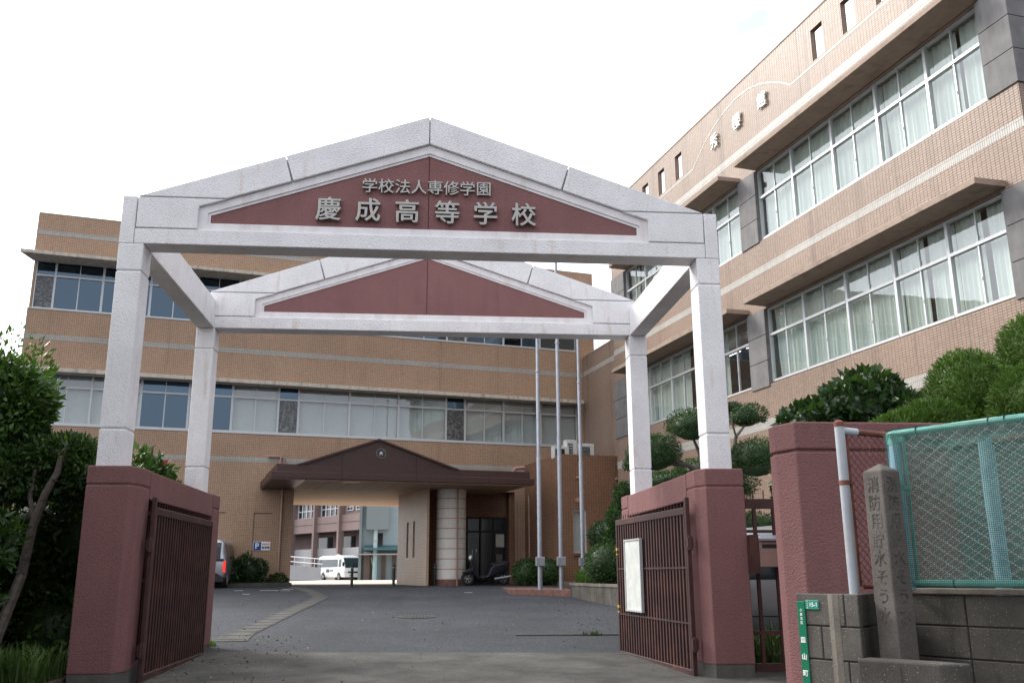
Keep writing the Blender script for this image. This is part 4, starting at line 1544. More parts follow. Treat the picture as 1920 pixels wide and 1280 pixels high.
chain(b, (.08, .03, 1.015), (1.5, 0, 0), (0, 0, 1), (LF - .09) / 1.5, ZG - 1.05, .055, .0009)
b.build('mesh', m_wire, gf)
# rear post and rails of the netted enclosure
MB().lathe((.0, 0, 0), [(.042, .8), (.042, ZG + .0)], 16).xf(lambda v: v + Vector((.2, .60, 0))).build('post', m_bluepost, gf, smooth=True)
MB().tube([(.0, .62, ZG - .02), (1.2, .56, ZG - .02)], .02, 10).build('rail', m_rust, gf, smooth=True)
MB().tube([(.05, .62, .98), (1.2, .56, .98)], .016, 10).build('rail', m_rust, gf, smooth=True)


def netsheet(name, o3, ux, uz, w_, h, parent, nx=24, nz=14, amp=.006, sag=0., seed=1):
    rnd_ = random.Random(seed)
    o3, ux, uz = Vector(o3), Vector(ux), Vector(uz)
    nr = ux.cross(uz).normalized()
    me = bpy.data.meshes.new(name)
    vs, uv = [], []
    for j in range(nz + 1):
        for i in range(nx + 1):
            a, c = i / nx, j / nz
            v = o3 + ux * (w_ * a) + uz * (h * c) + nr * (amp * (math.sin(a * 9 + c * 5 + seed) + rnd_.uniform(-.4, .4)))
            v.z -= sag * math.sin(math.pi * c) * (.7 + .3 * math.sin(a * 7))
            vs.append(v * S)
            uv.append((w_ * a * S, h * c * S))
    fs = [(j * (nx + 1) + i, j * (nx + 1) + i + 1, (j + 1) * (nx + 1) + i + 1, (j + 1) * (nx + 1) + i) for j in range(nz) for i in range(nx)]
    me.from_pydata([tuple(v) for v in vs], [], fs)
    ul = me.uv_layers.new(name='UVMap')
    for lp in me.loops:
        ul.data[lp.index].uv = uv[lp.vertex_index]
    me.materials.append(m_net)
    o = bpy.data.objects.new(name, me)
    COL.objects.link(o)
    o.parent = parent
    return o


netsheet('net', (-.036, -.036, .985), (1, 0, 0), (0, 0, 1), LF, ZG - .985, gf, seed=1)
netsheet('net', (-.03, .63, .985), (1, -.05, 0), (0, 0, 1), LF, ZG - 1.0, gf, seed=4)
netsheet('net', (-.036, -.02, ZG + .018), (1, 0, 0), (0, 1, 0), LF, .62, gf, 24, 14, .008, .07, seed=7)


# ------------------------------------------------------------------ foliage
def leaf_mesh(name, P, N_, size, mat, parent=None, aspect=.42, seed=0, fold=.25, extra=None, jitter=.35):
    """P: leaf positions, N_: outward directions. Each leaf is a folded four-point blade."""
    rs = np.random.RandomState(seed)
    n = len(P)
    sz = size * rs.uniform(1 - jitter, 1 + jitter, n)
    d = N_ + rs.normal(0, .75, (n, 3))
    d /= np.linalg.norm(d, axis=1)[:, None] + 1e-9
    rv = rs.normal(0, 1, (n, 3)) + np.array([0, 0, .0])
    s = np.cross(d, rv)
    s /= np.linalg.norm(s, axis=1)[:, None] + 1e-9
    nn = np.cross(d, s)
    L = sz[:, None]
    A = P
    B = P + d * L * .45 + s * L * aspect * .5 + nn * L * fold * .3
    C_ = P + d * L
    D_ = P + d * L * .45 - s * L * aspect * .5 + nn * L * fold * .3
    V = np.stack([A, B, C_, D_], 1).reshape(-1, 3) * S
    idx = np.arange(n) * 4
    F = np.stack([idx, idx + 1, idx + 2, idx, idx + 2, idx + 3], 1).reshape(-1, 3)
    if extra is not None:
        ev, ef = extra
        F = np.concatenate([F, np.array(ef) + len(V)])
        V = np.concatenate([V, np.array(ev) * S])
    me = bpy.data.meshes.new(name)
    me.vertices.add(len(V))
    me.vertices.foreach_set('co', V.astype(np.float32).ravel())
    me.loops.add(len(F) * 3)
    me.loops.foreach_set('vertex_index', F.astype(np.int32).ravel())
    me.polygons.add(len(F))
    me.polygons.foreach_set('loop_start', (np.arange(len(F)) * 3).astype(np.int32))
    me.polygons.foreach_set('loop_total', np.full(len(F), 3, np.int32))
    me.update(calc_edges=True)
    me.materials.append(mat)
    o = bpy.data.objects.new(name, me)
    COL.objects.link(o)
    if parent:
        o.parent = parent
    return o


def noise3(p, f, seed):
    rs = np.random.RandomState(seed)
    v = np.zeros(len(p))
    for k in range(6):
        d = rs.normal(0, 1, 3)
        d /= np.linalg.norm(d)
        fr = f * rs.uniform(.7, 1.8)
        v += np.sin(p @ d * fr + rs.uniform(0, 6.3))
    return v / 3.5


def blob_points(blobs, n, seed, shell=(.72, 1.03), rough=.16, freq=7., flat=.0):
    """points near the surfaces of a set of ellipsoids (centre, radii), pushed in and out by noise"""
    rs = np.random.RandomState(seed)
    areas = np.array([b[1][0] * b[1][1] + b[1][1] * b[1][2] + b[1][0] * b[1][2] for b in blobs])
    cnt = (areas / areas.sum() * n).astype(int)
    Ps, Ns = [], []
    for (c, r), k in zip(blobs, cnt):
        d = rs.normal(0, 1, (k, 3))
        d /= np.linalg.norm(d, axis=1)[:, None]
        if flat:
            d[:, 2] = np.where(d[:, 2] < -flat, -flat * rs.uniform(0, 1, k), d[:, 2])
        t = rs.uniform(shell[0] ** 2, shell[1] ** 2, k) ** .5
        p = np.array(c) + d * np.array(r) * t[:, None]
        p += d * np.array(r) * (noise3(p, freq, seed + 3) * rough)[:, None]
        nn = d / np.array(r)
        nn /= np.linalg.norm(nn, axis=1)[:, None]
        Ps.append(p)
        Ns.append(nn)
    return np.concatenate(Ps), np.concatenate(Ns)


def core(blobs, k=.7, nu=10, nv=7):
    vs, fs = [], []
    for c, r in blobs:
        base = len(vs)
        for j in range(nv + 1):
            ph = -math.pi / 2 + math.pi * j / nv
            for i in range(nu):
                th = 2 * math.pi * i / nu
                vs.append((c[0] + r[0] * k * math.cos(ph) * math.cos(th), c[1] + r[1] * k * math.cos(ph) * math.sin(th), c[2] + r[2] * k * math.sin(ph)))
        for j in range(nv):
            for i in range(nu):
                a, b_ = base + j * nu + i, base + j * nu + (i + 1) % nu
                fs += [(a, b_, b_ + nu), (a, b_ + nu, a + nu)]
    return vs, fs


def plant(name, label, cat, blobs, n, size, mat, seed, base=None, trunks=(), group=None, aspect=.42, shell=(.7, 1.03), rough=.16, freq=7., flat=0., ck=.66, crown='crown', up=0.):
    base = Vector(base if base else (blobs[0][0][0], blobs[0][0][1], 0))
    t = thing(name, label, cat, base, 0, group)
    bl = [((c[0] - base.x, c[1] - base.y, c[2] - base.z), r) for c, r in blobs]
    P, Nn = blob_points(bl, n, seed, shell, rough, freq, flat)
    if up:
        Nn = Nn + np.array([0, 0, up])
    leaf_mesh(crown, P, Nn, size, mat, t, aspect, seed, extra=core(bl, ck) if ck else None)
    if trunks:
        b = MB()
        for pts, r0, r1 in trunks:
            pts = [Vector(p) - base for p in pts]
            m_ = len(pts)
            b.tube(pts, [r0 + (r1 - r0) * i / (m_ - 1) for i in range(m_)], 8)
        b.build('trunk', m_bark, t, smooth=True)
    return t


# left: tall broadleaf tree, low shrub tree with the bent trunk, dark hedge, photinia
plant('broadleaf_tree', 'tall broadleaf tree with bright leaf tips at the left edge', 'tree',
      [((-4.95, 1.0, 2.95), (.75, .75, .52)), ((-4.42, .75, 2.78), (.38, .42, .34)), ((-4.40, .9, 2.40), (.36, .45, .32)), ((-5.5, .9, 3.05), (.7, .7, .5)), ((-4.95, .9, 2.3), (.72, .6, .55)), ((-4.22, .75, 2.82), (.16, .18, .13)), ((-4.6, .8, 3.16), (.25, .3, .14)), ((-5.0, .8, 1.6), (.7, .6, .6))],
      24000, .09, m_leaf_a, 11, (-4.9, 1.1, .05), [([(-4.9, 1.1, 0), (-4.85, 1.05, 1.2), (-4.75, 1., 2.2), (-4.7, .95, 2.9)], .09, .03), ([(-4.8, 1.0, 2.0), (-4.5, .85, 2.5), (-4.25, .75, 2.95), (-4.1, .7, 3.15)], .03, .006), ([(-4.7, .95, 2.6), (-4.75, .9, 3.2), (-4.7, .9, 3.5)], .03, .005)], ck=.5, rough=.24, freq=5.)
P_, N__ = blob_points([((-4.95, .95, 3.12), (.72, .7, .42)), ((-4.38, .68, 2.88), (.42, .4, .36)), ((-4.55, .72, 3.1), (.3, .3, .2)), ((-4.25, .62, 2.68), (.22, .3, .26))], 2600, 21, (.92, 1.2), .28, 5.)
leaf_mesh('lit_top_leaves', P_ - np.array([-4.9, 1.1, .05]), N__ + np.array([.1, 0, .5]), .08, m_leaf_b, bpy.data.objects['broadleaf_tree'], .45, 5)  # lighter leaves put the light on the upper crown into colour
plant('bent_trunk_shrub', 'shrubby tree with a bent bare grey trunk next to the left pillar', 'tree',
      [((-3.82, .75, 2.26), (.42, .45, .28)), ((-3.52, .70, 2.14), (.25, .35, .24)), ((-4.2, .7, 2.1), (.4, .4, .3)), ((-3.65, .75, 1.98), (.30, .35, .16))],
      7500, .075, m_leaf_a, 12, (-4.0, .45, .1),
      [([(-4.12, .1, 0), tuple(at(40, 1080, 9.3)), tuple(at(62, 985, 9.3)), tuple(at(85, 925, 9.3)), tuple(at(108, 885, 9.3)), tuple(at(116, 850, 9.35)), tuple(at(131, 828, 9.5)), (-3.72, .5, 2.1)], .058, .016), ([tuple(at(64, 975, 9.3)), tuple(at(56, 930, 9.3)), tuple(at(66, 880, 9.3)), (-4.02, .4, 2.1)], .03, .012)], ck=.5, rough=.25, freq=6.)
plant('broadleaf_hedge', 'dark mass of unclipped shrubs filling the left edge behind the trunk', 'hedge',
      [((-4.3, 1.7, 1.2), (.95, .6, .95)), ((-3.8, 1.5, 1.5), (.45, .5, .7)), ((-5.3, .9, .9), (.8, .6, .9)), ((-4.9, .3, .95), (.55, .4, .75)), ((-3.75, 2.6, 1.2), (.35, 1.2, .9)), ((-3.9, 1.2, .45), (.6, .4, .45)), ((-4.9, 1.3, .4), (.9, .5, .5)), ((-5.9, .6, .5), (.8, .5, .6))],
      20000, .10, m_leaf_a, 13, (-4.4, 1.3, 0), ck=.72, rough=.2)
plant('spindly_shrub', 'loose shrub with light green leaves low at the far left', 'shrub',
      [((-4.35, -.15, .95), (.40, .3, .35)), ((-4.1, -.05, 1.35), (.25, .25, .3)), ((-4.5, -.2, .5), (.4, .3, .35))], 1500, .11, m_leaf_a, 14, (-4.4, -.1, 0),
      [([(-4.4, -.1, 0), (-4.35, -.1, .8), (-4.1, -.05, 1.3)], .02, .008)], ck=0, rough=.3)
plant('photinia_shrub', 'rounded photinia shrub with reddish young leaves behind the left gate wall', 'shrub',
      [((-3.75, 2.9, 1.95), (.50, .7, .60)), ((-3.62, 3.1, 2.08), (.33, .45, .40)), ((-3.65, 2.2, 1.9), (.35, .5, .45))], 7000, .115, m_leaf_p, 15, (-3.6, 3.0, 0), ck=.7)
for i, (u, w_, h) in enumerate(((-6.45, .62, .62), (-5.75, .55, .72))):
    p = mloc(u, -.42, .8)
    plant('clipped_shrub', ['dark shrub beside the parked silver car at the tiled wall', 'dark shrub under the parking sign at the tiled wall'][i], 'shrub',
          [((p.x, p.y, 1.1), (w_, .32, h * .75))], 2600, .10, m_leaf_d, 30 + i, (p.x, p.y, .75), group='shrubs along the tiled wall', ck=.8)
p = mloc(-4.85, -.45, .8)
plant('weed_tuft', 'small weedy bush at the foot of the drain pipe', 'weed', [((p.x, p.y, .88), (.3, .2, .17))], 500, .10, m_leaf_h, 33, (p.x, p.y, .75), ck=0)

# right: planting in front of the annex and wing
p = mloc(2.75, -3.7, .7)
plant('clipped_hedge', 'low dark clipped hedge left of the flagpoles', 'hedge', [((p.x - .35, p.y, 1.05), (.45, .4, .42)), ((p.x + .3, p.y + .1, 1.05), (.5, .4, .42))], 5000, .07, m_leaf_h, 40, (p.x, p.y, .6), ck=.88, rough=.06)
q = at(1132, 1052, 20.5)
plant('clipped_hedge', 'rounded clipped hedge on the retaining wall near the right gate leaf', 'hedge', [((q.x, q.y, 1.22), (.42, .55, .46)), ((q.x + .4, q.y + .1, 1.2), (.4, .5, .46))], 7000, .055, m_leaf_h, 41, (q.x, q.y, .7), ck=.9, rough=.06)
q = at(1140, 1000, 23.5)
plant('upright_shrub', 'dark rounded shrub against the annex above the hedge', 'shrub', [((q.x, q.y, 1.95), (.48, .4, .42))], 4500, .06, m_leaf_d, 42, (q.x, q.y, .7), ck=.88, rough=.08)
q = at(1160, 945, 22)
plant('upright_shrub', 'tall narrow shrub climbing the wall behind the right gate leaf', 'shrub', [((q.x, q.y, 2.25), (.3, .32, .45)), ((q.x + .16, q.y, 2.88), (.24, .25, .26)), ((q.x - .1, q.y, 1.7), (.3, .3, .45))], 6000, .075, m_leaf_h, 43, (q.x, q.y, .7), ck=.8, rough=.14)

# cloud-pruned tree: separate flat pads on bent branches
d0 = 15.0


def pad(px, py, rx, rz, d=d0, ry=None):
    p = at(px, py, d)
    k = d / F_PX
    return ((p.x, p.y, p.z), (rx * k, (ry or rx) * k, rz * k))


pads = [pad(1297, 800, 48, 34, 14.6), pad(1228, 852, 52, 40, 15), pad(1190, 872, 22, 20, 14.8), pad(1398, 782, 36, 24, 15.2), pad(1372, 765, 20, 12, 15.4), pad(1418, 862, 56, 42, 14.2), pad(1255, 905, 75, 22, 16), pad(1322, 885, 60, 24, 16), pad(1345, 915, 70, 30, 15)]
tb = at(1352, 1010, 14.9)
J = lambda x, y, d=14.9: tuple(at(x, y, d))
plant('cloud_pruned_tree', 'cloud-pruned tree with separate dark green pads behind the archway', 'tree', pads, 52000, .036, m_leaf_c, 50, (tb.x, tb.y, .35),
      [([(tb.x, tb.y, .3), J(1350, 960), J(1345, 910), J(1318, 888), J(1290, 872), J(1250, 868, 15)], .085, .03), ([J(1318, 888), J(1312, 850), J(1300, 822)], .045, .02), ([J(1345, 910), J(1375, 850), J(1380, 818), J(1398, 795, 15.1)], .05, .018), ([J(1345, 910), J(1390, 892, 14.5), J(1415, 872, 14.3)], .045, .02), ([J(1380, 818), J(1372, 790), J(1372, 772)], .02, .012)], ck=.74, rough=.16, freq=10., flat=.45)
q = at(1420, 965, 15.5)
plant('clipped_hedge', 'bright green clipped hedge seen above the silver van roof', 'hedge', [((q.x - .25, q.y, 1.78), (.6, .4, .28)), ((q.x + .5, q.y, 1.75), (.6, .4, .28)), ((q.x + .1, q.y, 1.2), (.9, .38, .5))], 5000, .05, m_leaf_h, 51, (q.x, q.y, .3), ck=.9, rough=.05)
# dark shiny broadleaf bush and conifer topiary behind the pink wall
q = at(1605, 760, 11.0)
k = 11.0 / F_PX
plant('broadleaf_bush', 'dark glossy broadleaf bush above the pink wall', 'shrub',
      [((q.x - .05, q.y, q.z - .12), (95 * k, .6, 55 * k)), ((q.x - 85 * k, q.y, q.z - 30 * k), (55 * k, .45, 34 * k)), ((q.x + 80 * k, q.y + .1, q.z - 12 * k), (60 * k, .5, 48 * k)), ((q.x + 20 * k, q.y, q.z + 22 * k), (55 * k, .4, 42 * k)), ((q.x, q.y, q.z - 150 * k), (150 * k, .55, 130 * k))],
      6500, .12, m_leaf_d, 60, (q.x, q.y, .2), aspect=.6, ck=.72, rough=.14)


def topiary(label, blobs, n, seed, size=.075):
    t = plant('conifer_topiary', label, 'topiary', blobs, n, size, m_leaf_t, seed, (blobs[0][0][0], blobs[0][0][1], .2), group='clipped conifers above the wall', aspect=.22, shell=(.80, 1.03), rough=.07, freq=7., ck=.78, up=.35)
    return t


d1 = 9.8
k = d1 / F_PX
q = at(1820, 735, d1)
topiary('dome-shaped clipped conifer in the middle, above the netted fence', [((q.x, q.y, q.z - 8 * k), (72 * k, 80 * k, 88 * k)), ((q.x + 2 * k, q.y, q.z - 100 * k), (84 * k, 90 * k, 110 * k))], 24000, 61, .06)
q = at(1715, 800, 9.0)
k = 9.0 / F_PX
topiary('low spreading clipped conifer next to the rusty fence rail', [((q.x - 5 * k, q.y, q.z - 12 * k), (80 * k, 60 * k, 42 * k)), ((q.x + 40 * k, q.y, q.z - 10 * k), (75 * k, 65 * k, 62 * k))], 15000, 62, .055)
q = at(1925, 765, 8.3)
k = 8.3 / F_PX
topiary('largest clipped conifer cut off by the right edge', [((q.x + 36 * k, q.y, q.z - 4 * k), (92 * k, 85 * k, 96 * k)), ((q.x + 72 * k, q.y + .1, q.z + 110 * k), (85 * k, 80 * k, 90 * k)), ((q.x + 20 * k, q.y, q.z - 80 * k), (110 * k, 90 * k, 90 * k))], 26000, 63, .06)


# grass: several patches
def grass(name, pts, n, h, seed, mat=m_grass):
    rs = np.random.RandomState(seed)
    P = []
    for (x0, x1, y0, y1, z) in pts:
        kk = int(n / len(pts))
        xx, yy = rs.uniform(x0, x1, kk), rs.uniform(y0, y1, kk)
        P.append(np.stack([xx, yy, np.full(kk, z) if z is not None else np.array([gz(v) for v in yy])], 1))
    P = np.concatenate(P)
    n = len(P)
    hh = h * rs.uniform(.4, 1.2, n)
    a = rs.uniform(0, 6.28, n)
    lean = rs.uniform(.15, .8, n)
    d = np.stack([np.cos(a), np.sin(a), np.zeros(n)], 1)
    sdd = np.stack([-np.sin(a), np.cos(a), np.zeros(n)], 1)
    wv = .008 + .006 * rs.uniform(0, 1, n)
    up = np.array([0, 0, 1.])
    b0, b1 = P - sdd * wv[:, None], P + sdd * wv[:, None]
    M1 = P + d * (hh * lean * .35)[:, None] + up * (hh * .6)[:, None]
    m0, m1 = M1 - sdd * (wv * .7)[:, None], M1 + sdd * (wv * .7)[:, None]
    T = P + d * (hh * lean)[:, None] + up * (hh * (1 - .35 * lean))[:, None]
    V = np.stack([b0, b1, m1, m0, T], 1).reshape(-1, 3) * S
    i5 = np.arange(n) * 5
    F = np.stack([i5, i5 + 1, i5 + 2, i5, i5 + 2, i5 + 3, i5 + 3, i5 + 2, i5 + 4], 1).reshape(-1, 3)
    me = bpy.data.meshes.new(name)
    me.from_pydata(V.tolist(), [], F.tolist())
    me.materials.append(mat)
    o = bpy.data.objects.new(name, me)
    COL.objects.link(o)
    tag(o, kind='stuff')
    return o


b = MB().prism([(-3.3, -.6), (-3.3, 4.5), (-9, 4.5), (-9, -.75), (-3.9, -.75)], -.1, .13, 'z')
tag(b.build('soil_bed', m_soil), kind='structure')
b = MB().prism([(-3.35, -.62), (-3.9, -.77), (-9, -.77), (-9, -.9), (-3.85, -.9), (-3.3, -.72)], -.1, .15, 'z')
tag(b.build('bed_kerb', m_coping, bevel=.02, seg=2), kind='structure')
grass('grass', [(-4.9, -3.35, -.55, .5, .13), (-4.6, -3.4, -.55, .1, .13)], 1700, .34, 3)
pz = at(1090, 1080, 22)
grass('grass', [(3.75, 4.3, 12.2, 13.9, .79), (4.0, 4.9, 13.2, 14.6, .79)], 1500, .42, 4, m_leaf_b)
grass('grass', [(3.4, 4.4, .3, 1.6, None), (3.5, 4.4, .5, 2.2, None)], 700, .42, 6)
grass('grass', [(-2.9, -2.74, 3.72, 3.95, None), (2.3, 2.6, 4.5, 4.55, None)], 70, .09, 8)

# ------------------------------------------------------------------ vehicles (local x = forward)
def loft(stations, nside=3):
    """stations: (x, zb, zbelt, zroof, wb, wbelt, wroof) -> closed body shell"""
    b = MB()
    ring = []
    for (x, zb, zm, zr, wb, wm, wr) in stations:
        pts = []
        prof = [(wb * .92, zb), (wb, zb + .08), ((wb + wm) / 2 + .02, (zb + zm) / 2), (wm, zm), ((wm * .4 + wr * .6), zm + (zr - zm) * .72), (wr, zr - .06 * min(1, (zr - zm) * 4)), (wr * .8, zr)]
        for (yy, zz) in prof:
            pts.append((x, -yy, zz))
        for (yy, zz) in reversed(prof):
            pts.append((x, yy, zz))
        ring.append(pts)
    n = len(ring[0])
    for i, r_ in enumerate(ring):
        b.v += r_
    for i in range(len(ring) - 1):
        for k_ in range(n):
            a = i * n + k_
            a2 = i * n + (k_ + 1) % n
            b.f.append((a, a2, a2 + n, a + n))
    b.f.append(tuple(range(n)))
    b.f.append(tuple((len(ring) - 1) * n + k_ for k_ in range(n - 1, -1, -1)))
    return b


def wheel(parent, x, y, r, w_):
    sgn = 1 if y > 0 else -1
    o = MB().lathe((x, y, r), [(r * .62, -w_ / 2), (r * .95, -w_ / 2), (r, -w_ / 2 + .02), (r, w_ / 2 - .02), (r * .95, w_ / 2), (r * .62, w_ / 2)], 24, 'y').build('wheel', m_tyre, parent, smooth=True)
    b = MB().lathe((x, y, r), [(r * .64, -w_ * .42), (r * .64, w_ * .42)], 20, 'y')
    b.build('rim_well', m_carblack, o)
    b = MB()
    yo = y + sgn * w_ * .45
    b.torus((x, yo, r), r * .60, .016, 24, 6)
    for i in range(7):
        t_ = 2 * math.pi * i / 7
        b.tube([(x, yo, r), (x + math.cos(t_) * r * .6, yo, r + math.sin(t_) * r * .6)], .018, 5)
    b.lathe((x, yo, r), [(.05, -.015), (.05, .015)], 10, 'y')
    b.build('rim', m_rim, o)


def minivan(label, loc, rot, paint, L=3.45, Wd=.71, H=1.42, tail_lit=True):
    t = thing('parked_car', label, 'car', loc, rot)
    w2 = Wd
    st = [(-L / 2, .34, .80, .84, w2 * .90, w2 * .93, w2 * .80), (-L / 2 + .05, .24, .82, 1.18, w2 * .94, w2 * .97, w2 * .76), (-L / 2 + .15, .20, .82, H - .03, w2 * .97, w2, w2 * .80), (-L / 2 + .5, .17, .82, H, w2, w2, w2 * .84),
          (0, .17, .82, H, w2, w2, w2 * .85), (L / 2 - 1.25, .17, .82, H - .05, w2, w2, w2 * .83), (L / 2 - .72, .17, .82, .92, w2, w2 * .99, w2 * .82), (L / 2 - .3, .18, .76, .80, w2 * .98, w2 * .95, w2 * .8), (L / 2 - .05, .22, .62, .66, w2 * .9, w2 * .85, w2 * .7), (L / 2, .26, .50, .53, w2 * .8, w2 * .75, w2 * .6)]
    loft(st).build('body', paint, t, smooth=True)
    # side windows
    for sg in (-1, 1):
        b = MB()
        for xa, xb in ((-L / 2 + .22, -L / 2 + .78), (-L / 2 + .83, -.13), (-.08, L / 2 - 1.22)):
            yb_, yt = w2 * 1.003, w2 * .895
            b.prism([(xa, sg * yb_, ), (xb, sg * yb_)], 0, 0) if False else None
            b.add([(xa, sg * yb_, .85), (xb, sg * yb_, .85), (xb - .03, sg * (yt + .008), H - .14), (xa + .03, sg * (yt + .008), H - .14), (xa, sg * (yb_ - .03), .85), (xb, sg * (yb_ - .03), .85), (xb - .03, sg * (yt - .03), H - .14), (xa + .03, sg * (yt - .03), H - .14)],
                  [(0, 1, 2, 3), (4, 7, 6, 5), (0, 4, 5, 1), (1, 5, 6, 2), (2, 6, 7, 3), (3, 7, 4, 0)])
        b.build('side_window', m_carglass, t)
        b = MB()
        for xa in (-L / 2 + .80, -.10, L / 2 - 1.15):
            b.box(xa - .006, xa + .006, sg * w2 * .985, sg * (w2 * 1.012), .28, .84)
        b.box(-L / 2 + .5, L / 2 - .6, sg * w2 * .99, sg * (w2 * 1.016), .36, .375)
        b.build('door_seam', m_carblack, t)
        b = MB()
        for xa in (-.35, .45):
            b.box(xa - .07, xa + .07, sg * w2, sg * (w2 + .022), .70, .725)
        b.build('door_handle', paint, t)
        MB().box(L / 2 - 1.12, L / 2 - 1.0, sg * (w2 + .01), sg * (w2 + .12), .82, .94).build('mirror', m_carblack, t, .02)
        for xa in (-L / 2 + .52, L / 2 - .62):
            wheel(t, xa, sg * (w2 - .075), .27, .16)
        b = MB()
        b.prism([(-L / 2 + .12, .78), (-L / 2 - .006, .78), (-L / 2 - .02, .50), (-L / 2 + .02, .44), (-L / 2 + .10, .52)], sg * (w2 * .89), sg * (w2 * .985))
        b.build('tail_lamp', m_tail if tail_lit else m_red, t)
        MB().prism([(L / 2 - .02, .50), (L / 2 - .30, .70), (L / 2 - .34, .62), (L / 2 - .04, .44)], sg * w2 * .62, sg * w2 * .93).build('headlight', m_lens, t)
    # rear window, black band, bumper
    b = MB()
    b.prism([(-L / 2 - .010, .84), (-L / 2 + .034, 1.18), (-L / 2 + .098, H - .10), (-L / 2 + .16, H - .10), (-L / 2 + .10, 1.18), (-L / 2 + .05, .84)], -w2 * .76, w2 * .76)
    b.build('rear_window', m_carglass, t)
    b = MB().box(-L / 2 - .015, -L / 2 + .1, -w2 * .91, w2 * .91, .77, .845)
    b.prism([(-.14, 0), (.14, 0), (0, -.10)], -L / 2 - .014, -L / 2 + .02, 'x') if False else None
    b.build('rear_band', m_carblack, t, .01)
    MB().add([(-L / 2 - .012, -.50, .77), (-L / 2 - .012, .50, .77), (-L / 2 - .012, .36, .68), (-L / 2 - .012, -.36, .68), (-L / 2 + .03, -.50, .77), (-L / 2 + .03, .50, .77), (-L / 2 + .03, .36, .68), (-L / 2 + .03, -.36, .68)],
             [(0, 1, 2, 3), (4, 7, 6, 5), (0, 4, 5, 1), (1, 5, 6, 2), (2, 6, 7, 3), (3, 7, 4, 0)]).build('hatch_panel', paint, t)
    MB().prism([(-w2 * .97, .16), (-w2 * .97, .30), (-w2 * .62, .44), (w2 * .62, .44), (w2 * .97, .30), (w2 * .97, .16)], -L / 2 - .03, -L / 2 + .2, 'x').build('bumper', m_carblack, t, .02)
    MB().box(-L / 2 - .02, -L / 2 + .02, -.16, .16, .52, .62).build('licence_plate', m_whitepaint, t)
    MB().add([(L / 2 - 1.22, -w2 * .78, H - .085), (L / 2 - 1.22, w2 * .78, H - .085), (L / 2 - .70, w2 * .84, .945), (L / 2 - .70, -w2 * .84, .945), (L / 2 - 1.25, -w2 * .78, H - .12), (L / 2 - 1.25, w2 * .78, H - .12), (L / 2 - .75, w2 * .84, .9), (L / 2 - .75, -w2 * .84, .9)],
             [(0, 1, 2, 3), (4, 7, 6, 5), (0, 4, 5, 1), (1, 5, 6, 2), (2, 6, 7, 3), (3, 7, 4, 0)]).build('windscreen', m_carglass, t)
    MB().tube([(-L / 2 + .35, 0, H), (-L / 2 + .25, 0, H + .07)], .012, 6).build('aerial', m_carblack, t)
    return t


va = at(432, 1098, 27.2)
minivan('silver compact minivan parked nose to the tiled wall with its tail lamps lit', (va.x - 1.02, va.y + 1.75, gz(va.y + .5)), RAD(90 + 4), m_silver)
vb = at(1425, 1145, 12.3)
minivan('grey silver van parked behind the narrow rail gate on the right', (vb.x + .55, vb.y + .75, gz(vb.y)), RAD(180 - 18), m_vansilver, 3.8, .74, 1.58, False)

# school bus far behind the passage
bu = thing('school_bus', 'white minibus with dark windows parked in the courtyard beyond the passage', 'bus')
q = at(633, 1088, 82)
bu.location = Vector((q.x, q.y + 1.2, gz(q.y))) * S
bu.rotation_euler[2] = math.atan2(-math.cos(RAD(29)), math.sin(RAD(29)))
Lb, Wb, Hb = 5.8, .86, 2.15
st = [(-Lb / 2, .42, 1.0, 1.95, Wb * .93, Wb * .95, Wb * .84), (-Lb / 2 + .12, .28, 1.05, Hb - .06, Wb * .98, Wb, Wb * .88), (-Lb / 2 + .5, .26, 1.05, Hb, Wb, Wb, Wb * .9), (Lb / 2 - 1.2, .26, 1.05, Hb, Wb, Wb, Wb * .9), (Lb / 2 - .55, .26, 1.05, Hb - .07, Wb, Wb, Wb * .88), (Lb / 2 - .12, .28, 1.0, 1.45, Wb * .98, Wb * .97, Wb * .86), (Lb / 2, .30, .92, 1.05, Wb * .93, Wb * .92, Wb * .86)]
loft(st).build('body', m_buswhite, bu, smooth=True)
for sg in (-1, 1):
    b = MB()
    yb_, yt = Wb * 1.006, Wb * .945
    for xa, xb in ((-Lb / 2 + .15, Lb / 2 - 1.35), (Lb / 2 - 1.22, Lb / 2 - .62)):
        b.add([(xa, sg * yb_, 1.13), (xb, sg * yb_, 1.13), (xb - .04, sg * yt, 1.82), (xa + .04, sg * yt, 1.82), (xa, sg * (yb_ - .06), 1.13), (xb, sg * (yb_ - .06), 1.13), (xb - .04, sg * (yt - .06), 1.82), (xa + .04, sg * (yt - .06), 1.82)],
              [(0, 1, 2, 3), (4, 7, 6, 5), (0, 4, 5, 1), (1, 5, 6, 2), (2, 6, 7, 3), (3, 7, 4, 0)])
    b.build('side_window', m_busglass, bu)
    for xa in (-Lb / 2 + 1.35, Lb / 2 - 1.0):
        MB().lathe((xa, sg * (Wb - .03), .33), [(.37, -.05), (.37, .05)], 20, 'y').build('wheel_arch', m_carblack, bu)
        wheel(bu, xa, sg * (Wb - .06), .31, .2)
    MB().box(-Lb / 2 + .1, Lb / 2 - .1, sg * (Wb * .995), sg * (Wb * 1.012), .50, .515).build('trim', m_carblack, bu)
    MB().prism([(Lb / 2 - .22, .62), (Lb / 2 + .01, .62), (Lb / 2 + .02, .78), (Lb / 2 - .22, .80)], sg * Wb * .55, sg * Wb * .95).build('headlight', m_lens, bu)
    MB().box(Lb / 2 + .05, Lb / 2 + .15, sg * (Wb + .02), sg * (Wb + .20), 1.2, 1.55).build('mirror', m_carblack, bu)
